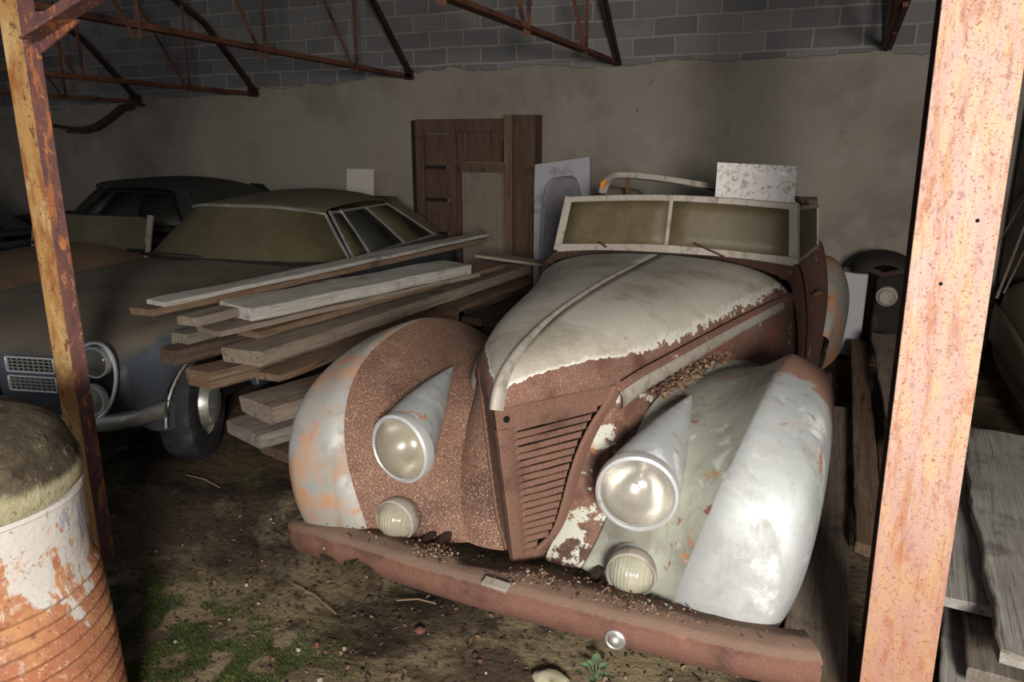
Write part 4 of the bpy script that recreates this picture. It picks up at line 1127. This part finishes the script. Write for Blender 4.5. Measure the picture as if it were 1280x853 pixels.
T = [  # near end, z, far end, z, width, thick, material, label, roll, taper
    ((196, 379), .985, (604, 293), .965, .13, .024, wood_pale, 'thin pale board on the very top of the plank stack'),
    ((180, 390), .95, (598, 300), .925, .17, .034, wood_brown, 'long board directly under the thin pale top board, grey at its sawn end'),
    ((296, 389), .905, (570, 334), .89, .27, .068, wood_pale, 'thick chalky grey board lying in the middle of the plank stack'),
    ((236, 402), .905, (430, 352), .895, .14, .045, wood_ash, 'short stubby board end just below the long top boards'),
    ((226, 424), .79, (420, 372), .79, .13, .06, wood_grey, 'dark grey block end below the stubby board end'),
    ((262, 414), .845, (585, 342), .835, .20, .028, wood_ash, 'thin grey board jutting out under the thick chalky board'),
    ((312, 417), .805, (622, 331), .79, .15, .034, wood_brown, 'long orange brown board sloping up beside the chalky board'),
    ((212, 446), .735, (400, 396), .735, .14, .075, wood_dark, 'dark split beam end nearest the blue grey fender'),
    ((304, 446), .745, (646, 336), .70, .27, .072, wood_ash, 'widest squared beam with a pale sawn end in the plank stack'),
    ((250, 474), .645, (560, 395), .60, .19, .085, wood_brown, 'heavy beam with a bright orange brown flank above the hubcap'),
    ((336, 471), .665, (655, 352), .63, .14, .034, wood_brown, 'slim brown lath pointing out right under the widest beam'),
    ((322, 512), .475, (600, 430), .48, .30, .085, wood_ash, 'broad dusty board, second from the bottom of the plank stack'),
    ((305, 543), .37, (600, 455), .37, .33, .07, wood_grey, 'lowest broad board with a rounded end beside the old wing'),
    ((345, 566), .27, (590, 480), .27, .24, .05, wood_dark, 'dark board in shade below the lowest broad board'),
    ((560, 388), .62, (654, 350), .60, .13, .05, wood_dark, 'dark beam behind the top of the rusty far wing'),
    ((590, 402), .52, (660, 372), .50, .16, .05, wood_dark, 'lower dark beam between the rusty far wing and the hood'),
    ((598, 318), .90, (682, 330), .84, .20, .02, wood_ash, 'short curved offcut lying across the far end of the stack'),
]
for i, (na, za, fa_, zb, w, t, mt, lab) in enumerate(T):
    timber(at(*na, z=za), at(*fa_, z=zb), w, t, mt, lab, 10+i, roll=random.Random(i).uniform(-.05, .05), group=G, ragged=.015)
# bearers and a block under the stack
for y, lab in ((3.15, 'squared bearer on the soil under the near half of the plank stack'), (4.45, 'squared bearer on the soil under the far half of the plank stack')):
    timber((-2.78, y, .115), (-2.02, y+.03, .115), .12, .235, wood_dark, lab, int(y*10), cat='bearer')
_m = (at(560, 388, z=.62)+at(654, 350, z=.60))/2; _k = (at(590, 402, z=.52)+at(660, 372, z=.50))/2
mb = MB(); mb.box((_k.x, _k.y, .24), (.22, .22, .47)); o = mb.build('timber_block', wood_dark, smooth=False, bevel=.01); settle(o); tag(o, 'upright block in the dark carrying the lower dark beam', 'block')
# right hand side
GR = 'planks on the ground beside the old car'
timber((.222, 3.0, .19), (.195, 6.4, .19), .108, .05, wood_brown, 'long narrow plank running along the right side of the old car', 51, group=GR, skew=.5)
timber((.055, 1.55, .115), (.045, 4.9, .115), .20, .05, wood_ash, 'grey board flat on the ground between near wing and steel post', 52, group=GR)
timber((.74, 2.32, .28), (.87, 4.3, .28), .40, .05, wood_pale, 'widest weathered plank with a ragged edge at the right border', 53, group=GR, wav=.03, ragged=.03)
timber((.53, 2.72, .20), (.66, 4.6, .20), .25, .04, wood_pale, 'pale flat board end to the right of the steel post foot', 54, group=GR)
timber((.62, 2.42, .13), (.72, 3.6, .13), .26, .055, wood_grey, 'short block poking out under the pale flat board end', 55, group=GR)
timber((.50, 1.75, .045), (.64, 3.3, .045), .26, .05, wood_pale, 'splintered board lowest at the right bottom corner', 56, group=GR, wav=.02, ragged=.03)
timber((.40, 3.9, .30), (.35, 6.0, .36), .17, .03, wood_ash, 'board whose pale far end shows between the car tail and the steel post', 57, group=GR)
timber((.30, 3.3, .14), (.31, 5.6, .17), .045, .04, wood_dark, 'thin dark batten next to the long narrow plank', 58, group=GR)

# ================================================================ things along the back wall
door_wood = mk_wood('dark_brown_door_wood', lin(86, 66, 54), lin(98, 78, 64), lin(58, 46, 38), lin(76, 56, 46), True)
gap_shade = mk_wood('door_gap_shade', lin(40, 32, 28), lin(48, 38, 32), lin(28, 23, 20), lin(36, 28, 24), True)  # near-black: shade of the door's gaps and ledges put into the colour
r = root('wooden_door', 'brown panelled wooden door leaning on the back wall', 'door')
Yd = 7.28; xa, xb = at(521, 200, y=Yd).x, at(640, 200, y=Yd).x; zt = at(560, 149, y=Yd).z
for nm, x0, x1, z0, z1, dy, th in (('stile', xa, xa+.10, .02, zt, 0, .05), ('stile', xb-.10, xb, .02, zt, 0, .05), ('top_rail', xa+.1, xb-.1, zt-.13, zt, 0, .05), ('mullion', xa+.40, xa+.48, .02, zt-.13, .004, .045)):
    mb = MB(); mb.box(((x0+x1)/2, Yd+dy, (z0+z1)/2), (x1-x0, th, z1-z0)); mb.build(nm, door_wood, r, smooth=False, bevel=.006)
mb = MB(); mb.box((xa-.02, Yd+.01, zt/2), (.05, .07, zt-.02)); mb.build('edge_shade_strip', gap_shade, r, smooth=False, bevel=.004)  # added strip, dark in place of the shaded gap along the left edge
mb = MB(); mb.box((xb-.05, Yd-.028, zt/2-.1), (.09, .01, zt-.25)); mb.build('gap_shade_strip', gap_shade, r, smooth=False)  # dark strip painted as a shaded gap over the right stile
z = zt-.13
for k, h in enumerate((.36, .34, .36, .36, .36)):
    mb = MB(); mb.box((xa+.25, Yd+.02, z-h/2), (.30, .02, h-.03)); mb.build('panel', door_wood, r, smooth=False, bevel=.004)
    mb = MB(); mb.box((xa+.24, Yd-.02, z-h), (.24, .05, .03)); mb.build('cross_rail', gap_shade, r, smooth=False, bevel=.004); z -= h
mb = MB(); mb.box(((xa+.48+xb-.1)/2, Yd+.015, zt/2-.05), (xb-.1-xa-.48, .02, zt-.16)); mb.build('panel', door_wood, r, smooth=False, bevel=.004)
settle(r)
o = MB(); xa, xb = at(637, 200, y=7.2).x, at(674, 200, y=7.2).x; zt = at(655, 144, y=7.2).z
r = root('wooden_case', 'tall narrow brown wooden case standing right of the door', 'case')
mb = MB(); mb.box(((xa+xb)/2+.05, 7.18, zt/2), (xb-xa-.10, .20, zt)); mb.build('front_board', door_wood, r, smooth=False, bevel=.006)
mb = MB(); mb.box((xa+.045, 7.17, zt/2), (.09, .24, zt+.004)); mb.build('side_board', mk_wood('brown_case_side', lin(104, 82, 66), lin(120, 98, 80), lin(66, 52, 42), lin(96, 70, 52), True), r, smooth=False, bevel=.006)
settle(r)
# pale panel with a moulded frame in front of the door
grey_panel = Mat('grey_painted_board', .8).base(lin(112, 101, 88)); grey_panel.layer(lin(86, 75, 65), 4, .5, .7); grey_panel = grey_panel.done()
r = root('cupboard_door', 'small grey cupboard door leaning before the brown wooden door', 'door')
Yp = 6.75; xa, xb = at(578, 250, y=Yp).x, at(630, 250, y=Yp).x; zt = at(600, 203, y=Yp).z
mb = MB(); mb.box(((xa+xb)/2, Yp+.01, zt/2), (xb-xa, .02, zt)); mb.build('board', grey_panel, r, smooth=False)
for nm, c, s in (('top_rail', ((xa+xb)/2, Yp-.012, zt-.05), (xb-xa+.02, .03, .085)), ('stile', (xb-.035, Yp-.012, zt/2-.05), (.05, .03, zt-.1)), ('stile', (xa+.02, Yp-.010, zt/2-.05), (.03, .02, zt-.1))):
    mb = MB(); mb.box(c, s); mb.build(nm, door_wood if nm == 'top_rail' else grey_panel, r, smooth=False, bevel=.006)
settle(r)
# white panel with an arched recess
white_panel = Mat('dusty_white_enamel', .6, 0, .35).base(lin(160, 158, 160)); white_panel.layer(lin(122, 118, 118), 4, .5, .7); white_panel.layer(lin(70, 60, 54), 24, .68, .72, off=3, amt=.8); white_panel = white_panel.done(); recess_shade = Mat('shaded_grey_recess', .7).base(lin(116, 112, 114)); recess_shade.layer(lin(92, 86, 82), 5, .45, .7); recess_shade = recess_shade.done()  # recess is a darker grey: the shade of the hollow put into its colour
Yp = 6.9
r = root('car_door_panel', 'white panel with a rounded recess, leaning left of the old car screen', 'panel')
tl, tr = at(668, 206, y=Yp), at(738, 196, y=Yp); bl = Vector((tl.x*.957, Yp-.30, .01)); br = Vector((tr.x*.957, Yp-.30, .01))
def wp(a, b, d=0): return bl.lerp(br, a).lerp(tl.lerp(tr, a), b)+Vector((0, d, 0))
n = 24; out, inn, rec = [], [], []
for i in range(n+1):
    t = i/n; 
    if t < .33: o_ = (0, t/.33)
    elif t < .67: o_ = ((t-.33)/.34, 1)
    else: o_ = (1, 1-(t-.67)/.33)
    a = PI*(1-t); ix = .5+.40*math.copysign(abs(math.cos(a))**.45, math.cos(a)); iz = lerp(.0, .91, abs(math.sin(a))**.35)
    out.append(wp(*o_)); inn.append(wp(ix, iz)); rec.append(wp(lerp(.5, ix, .92), iz*.98, .07))
mb = MB(); mb.grid([[p+Vector((0, .08, 0)) for p in out], out, inn, rec]); mb.build('rim', white_panel, r, smooth=True, angle=30)
cc = wp(.5, .35, .075); mb = MB(); vs = rec+[cc]; mb.add(vs, [(i, i+1, n+1) for i in range(n)]+[(n, 0, n+1)]); mb.build('recess', recess_shade, r, smooth=False)
settle(r)
# small white board above the olive roof
mb = MB(); p = at(447, 223, y=7.25); mb.box((p.x, 7.3, p.z-.05), (.36, .02, .30), Euler((-.1, .0, 0)).to_matrix()); o = mb.build('white_board', Mat('off_white_board', .8).base(lin(188, 180, 168)).done(), smooth=False, bevel=.002)
tag(o, 'small white board standing against the wall behind the olive roof', 'board')
mb2 = MB(); mb2.box((p.x, 7.3, (p.z-.2)/2), (.7, .26, p.z-.2)); c2 = mb2.build('crate', wood_dark, smooth=False, bevel=.01); settle(c2); tag(c2, 'dark crate under the small white board against the wall', 'crate'); settle(o)
# pale mottled sheet resting on the old car
sheet = Mat('mottled_pale_sheet', .7, 0, .3).base(lin(196, 190, 184)); sheet.layer(lin(146, 136, 126), 26, .5, .62, dist=1.2, detail=7); sheet.layer(lin(122, 110, 98), 40, .6, .7, off=4, dist=1); sheet.layer(lin(224, 220, 216), 12, .58, .7, off=7); sheet = sheet.done()
Ys = 4.36
q = [at(893, 256, y=Ys-.02), at(992, 262, y=Ys-.02), at(996, 208, y=Ys+.05), at(897, 203, y=Ys+.05)]
mb = MB(); k = Vector((0, .006, .0)); mb.add(q+[p+k for p in q], [(0, 1, 2, 3), (7, 6, 5, 4), (0, 4, 5, 1), (1, 5, 6, 2), (2, 6, 7, 3), (3, 7, 4, 0)])
o = mb.build('pale_sheet', sheet, smooth=False); settle(o); tag(o, 'pale mottled rectangular sheet propped on top of the windscreen frame', 'sheet')

# engine and box at the back right
r = root('engine_block', 'dark old engine with pulley standing near the back wall on the right', 'engine')
pe = at(1104, 366, y=6.6)
mb = MB(); mb.box((pe.x+.09, 6.72, .42), (.30, .5, .34)); mb.box((pe.x+.07, 6.72, .66), (.26, .46, .16)); mb.build('cylinder_block', rust_black, r, smooth=False, bevel=.02)
mb = MB(); mb.lathe([(.001, .06), (.05, .06), (.06, .05), (.055, .03), (.075, .02), (.08, 0), (.05, -.02)], (pe.x+.02, 6.45, pe.z), (0, -1, 0), 28); mb.build('pulley', frame_metal, r)
mb = MB(); mb.tube([(pe.x-.14, 6.44, .78-.05*0), (pe.x-.02, 6.42, .74), (pe.x+.12, 6.44, .78)], .025, 10); mb.build('manifold', rust_dark, r)
mb = MB(); mb.box((pe.x+.12, 6.72, .12), (.36, .56, .25)); mb.build('stand', wood_dark, r, smooth=False, bevel=.01)
settle(r)
mb = MB(); p0 = at(1072, 372, y=6.75); mb.box((p0.x-.035, 6.85, .35), (.19, .3, .70)); o = mb.build('white_box', white_panel, smooth=False, bevel=.012); settle(o); tag(o, 'white metal box between the car tail and the dark engine', 'box')
rows = []
for i in range(9):
    a = PI*i/8
    rows.append([(pe.x-.02+.24*math.cos(a)*s_, 6.72+dy, .74+.15*math.sin(a)*s_+.012*noise.noise((i*.7, dy*9, 1))) for dy, s_ in ((-.30, .55), (-.26, .9), (-.1, 1), (.1, 1), (.26, .9), (.3, .55))])
o = MB().grid(rows).build('tarpaulin', Mat('dark_tarpaulin', .9).base(lin(44, 40, 34)).done(), sub=2, solid=.008); settle(o); tag(o, 'dark humped tarpaulin draped over the engine at the back', 'tarpaulin')

# dusty body shell at the right border
r = root('car_body_shell', 'dusty brown car body shell at the right border behind the steel post', 'car')
rows = []
for y, w, z in ((4.35, .55, .44), (4.45, .62, .56), (4.8, .66, .68), (5.3, .68, .76), (6.0, .67, .80), (6.6, .64, .78), (7.0, .5, .66)):
    x1 = 1.74
    rows.append([(x1-w*.98, y, .20), (x1-w*1.0, y, z*.5), (x1-w*.97, y, z*.80), (x1-w*.90, y, z*.93), (x1-w*.70, y, z), (x1-w*.3, y, z+.03), (x1+w*.3, y, z+.03), (x1+w*.8, y, z-.05), (x1+w*.9, y, .25)])
MB().grid(rows).build('shell', brown_dust, r, sub=2)
rows = [[(p[0]-.004, p[1], p[2]) for p in (q_[0:3])] for q_ in rows[2:6]]
MB().grid([[(a[0]-.008, a[1], lerp(.28, b[2], .02)), (a[0]-.010, a[1], lerp(.28, b[2], .5)), (b[0]-.006, b[1], b[2]-.06)] for a, c_, b in rows]).build('door_skin', brown_dust, r, sub=1, solid=.006)
mb = MB(); mb.box((1.74, 5.7, .12), (1.0, 2.4, .2)); mb.build('chassis', dark_void, r, smooth=False)
settle(r)
for k, (a, b, lab) in enumerate((((1246, 372), (1296, 236), 'thick pale stick of three leaning beyond the steel post'), ((1255, 366), (1300, 268), 'slim middle stick of three leaning beyond the steel post'), ((1218, 352), (1272, 262), 'thin stick of three closest to the steel post, leaning'))):
    A_ = at(*a, y=5.7+.1*k); B_ = at(*b, y=6.6+.1*k)
    mb = MB(); mb.tube([A_, A_.lerp(B_, .5)+Vector((.01, 0, .01)), B_.lerp(A_, -.6)], [.010-.002*k, .008-.002*k, .005], 7)
    o = mb.build('stick', wood_ash); settle(o); tag(o, lab, 'stick', group='sticks leaning at the right border')

# ================================================================ on the ground
def gpt(r, x0, x1, y0, y1): 
    x = r.uniform(x0, x1); y = r.uniform(y0, y1); return (x, y, gz(x, y)+.004)
def floor_litter(r):
    x, y, z = gpt(r, -2.7, .0, 1.15, 2.6); return (x, y, z+.002)
o = settle(flakes(floor_litter, 900, .009, [leaf_a, leaf_b, leaf_b, leaf_c, leaf_b], 'leaf_litter', '', 15)); tag(o, 'scattered dry leaf bits over the bare soil before the bumper', 'leaves', kind='stuff')
mb = MB(); rnd = random.Random(31)
for i in range(420):
    x, y, z = gpt(rnd, -2.7, .1, 1.1, 2.7); s = rnd.uniform(.003, .011)*(1 if rnd.random() < .93 else 1.8); R = Euler((rnd.random()*6, rnd.random()*6, rnd.random()*6)).to_matrix()
    ico = [(0, 0, 1), (.9, 0, .3), (.2, .85, .3), (-.75, .5, .3), (-.7, -.55, .35), (.3, -.85, .3), (.6, .5, -.4), (-.3, .7, -.5), (-.6, -.2, -.5), (0, -.7, -.5), (0, 0, -.8)]
    vs = [Vector((x, y, z))+R @ (Vector(q_)*s*rnd.uniform(.75, 1.2)) for q_ in ico]
    mb.add(vs, [(0, 1, 2), (0, 2, 3), (0, 3, 4), (0, 4, 5), (0, 5, 1), (1, 6, 2), (2, 6, 7), (2, 7, 3), (3, 7, 8), (3, 8, 4), (4, 8, 9), (4, 9, 5), (5, 9, 6), (5, 6, 1), (6, 10, 7), (7, 10, 8), (8, 10, 9), (9, 10, 6)], rnd.choice((0, 1, 2, 2, 2, 2)))
o = mb.build('pebbles', [stone_a, stone_b, stone_c], angle=60); settle(o); tag(o, 'small pebbles and clods strewn over the soil floor', 'pebbles', kind='stuff')
# moss
moss_m = Mat('green_moss', .95).base(lin(66, 76, 34)); moss_m.layer(lin(44, 54, 24), 9, .45, .65); moss_m.layer(lin(96, 98, 46), 14, .56, .7, off=4); moss_m = moss_m.done()
mb = MB(); rnd = random.Random(8)
centres = []
for px, py, sx, w in ((175, 745, .10, 5), (200, 790, .14, 6), (235, 830, .16, 7), (290, 840, .14, 6), (160, 720, .05, 2), (330, 815, .08, 2), (250, 775, .10, 3), (385, 830, .10, 1.4)):
    centres.append((at(px, py, z=0), sx, w))
tot = sum(c[2] for c in centres)
for i in range(26000):
    k = rnd.random()*tot; 
    for c, sx, w in centres:
        k -= w
        if k <= 0: break
    x = c.x+rnd.gauss(0, sx); y = c.y+rnd.gauss(0, sx*.8)
    if noise.noise((x*9, y*9, 3)) < -.05: continue
    z = gz(x, y); h = rnd.uniform(.004, .013); a = rnd.random()*6.28; wd = rnd.uniform(.0015, .003)
    dx, dy = math.cos(a)*wd, math.sin(a)*wd; lx, ly = rnd.gauss(0, .006), rnd.gauss(0, .006)
    mb.add([(x-dx, y-dy, z-.002), (x+dx, y+dy, z-.002), (x+lx+dx*.5, y+ly+dy*.5, z+h*.7), (x+lx*1.6, y+ly*1.6, z+h)], [(0, 1, 2), (0, 2, 3)])
o = mb.build('moss', moss_m, smooth=False); settle(o); tag(o, 'green moss growing on the soil right of the drum', 'moss', kind='stuff')
# little plant and a pale stone at the lower edge
pg = Mat('ivy_leaf_green', .6).base(lin(96, 118, 84)).done()
r = root('seedling', 'small green leafy seedling on the soil below the bumper', 'plant')
c = at(745, 846, z=0.0); rnd = random.Random(4)
for k in range(7):
    a = k*2.4; R_ = .016+.012*(k % 3); hh = .014+.005*k; p = c+Vector((math.cos(a)*R_, math.sin(a)*R_, hh)); s = .020+.006*rnd.random()
    d = Vector((math.cos(a), math.sin(a), .25)); sd = Vector((-math.sin(a), math.cos(a), 0))
    vs = [p-d*s*.2, p+d*s*.3+sd*s*.7+Vector((0, 0, .003)), p+d*s*1.0+sd*s*.5, p+d*s*1.5, p+d*s*1.0-sd*s*.5, p+d*s*.3-sd*s*.7+Vector((0, 0, .003)), p+d*s*.6-Vector((0, 0, .003))]
    mb = MB(); mb.add(vs, [(0, 6, 1), (1, 6, 2), (2, 6, 3), (3, 6, 4), (4, 6, 5), (5, 6, 0)]); mb.build('leaf', pg, r, smooth=False)
    mb = MB(); mb.tube([c+Vector((0, 0, -.01)), p], .0015, 5); mb.build('stem', pg, r)
settle(r)
def rock(p, s, mat, label, seed, nm='stone', sq=(1, 1, .5)):
    bm = bmesh.new(); bmesh.ops.create_icosphere(bm, subdivisions=3, radius=1)
    for v in bm.verts:
        d = 1+.25*noise.noise(v.co*1.6+Vector((seed, 0, 0)))+.08*noise.noise(v.co*5); v.co = Vector((v.co.x*sq[0], v.co.y*sq[1], v.co.z*sq[2]))*d*s
    me = bpy.data.meshes.new(nm); bm.to_mesh(me); bm.free(); me.materials.append(mat)
    for pl_ in me.polygons: pl_.use_smooth = True
    o = bpy.data.objects.new(nm, me); COL.objects.link(o); o.location = p; return tag(o, label, 'stone')
sm = Mat('pale_mossy_stone', .9).base(lin(176, 168, 144)); sm.layer(lin(120, 116, 70), 14, .5, .65); sm = sm.done()
rock(at(690, 850, z=.0), .055, sm, 'pale flat stone at the bottom edge below the bumper', 2, sq=(1.2, .8, .35))
rock(at(525, 788, z=.008), .019, stone_b, 'brick red pebble on the soil left below the bumper', 5)
for k, (a, b, lab) in enumerate((((496, 751), (545, 755), 'pale straight twig lying just under the bumper'), ((365, 730), (420, 768), 'thin bent twig on the mossy soil in the middle'), ((233, 594), (275, 610), 'curved twig in shade below the plank ends'))):
    A_, B_ = at(*a, z=.012), at(*b, z=.012); mb = MB(); mb.tube([A_, A_.lerp(B_, .5)+Vector((.0, .012, .006)), B_], .0028, 6); o = mb.build('twig', leaf_c); settle(o); tag(o, lab, 'twig')

# ================================================================ light
w = bpy.data.worlds.new('world'); scene.world = w; w.use_nodes = True
bg = w.node_tree.nodes['Background']; bg.inputs[0].default_value = (.80, .88, 1, 1); bg.inputs[1].default_value = .35
def area(name, loc, to, size, power, col=(1, .96, .9)):
    l = bpy.data.lights.new(name, 'AREA'); l.shape = 'DISK'; l.size = size; l.energy = power; l.color = col; l.spread = math.radians(120)
    o = bpy.data.objects.new(name, l); COL.objects.link(o); o.location = loc
    o.rotation_euler = (Vector(to)-Vector(loc)).to_track_quat('-Z', 'Y').to_euler(); return o
area('photographers_lamp', (1.1, -1.9, 2.0), (-.8, 3.0, .7), .8, 190)
scene.view_settings.view_transform = 'Standard'; scene.view_settings.look = 'None'
scene.view_settings.exposure = 0.0; scene.view_settings.gamma = 1.0; scene.view_settings.use_curve_mapping = False
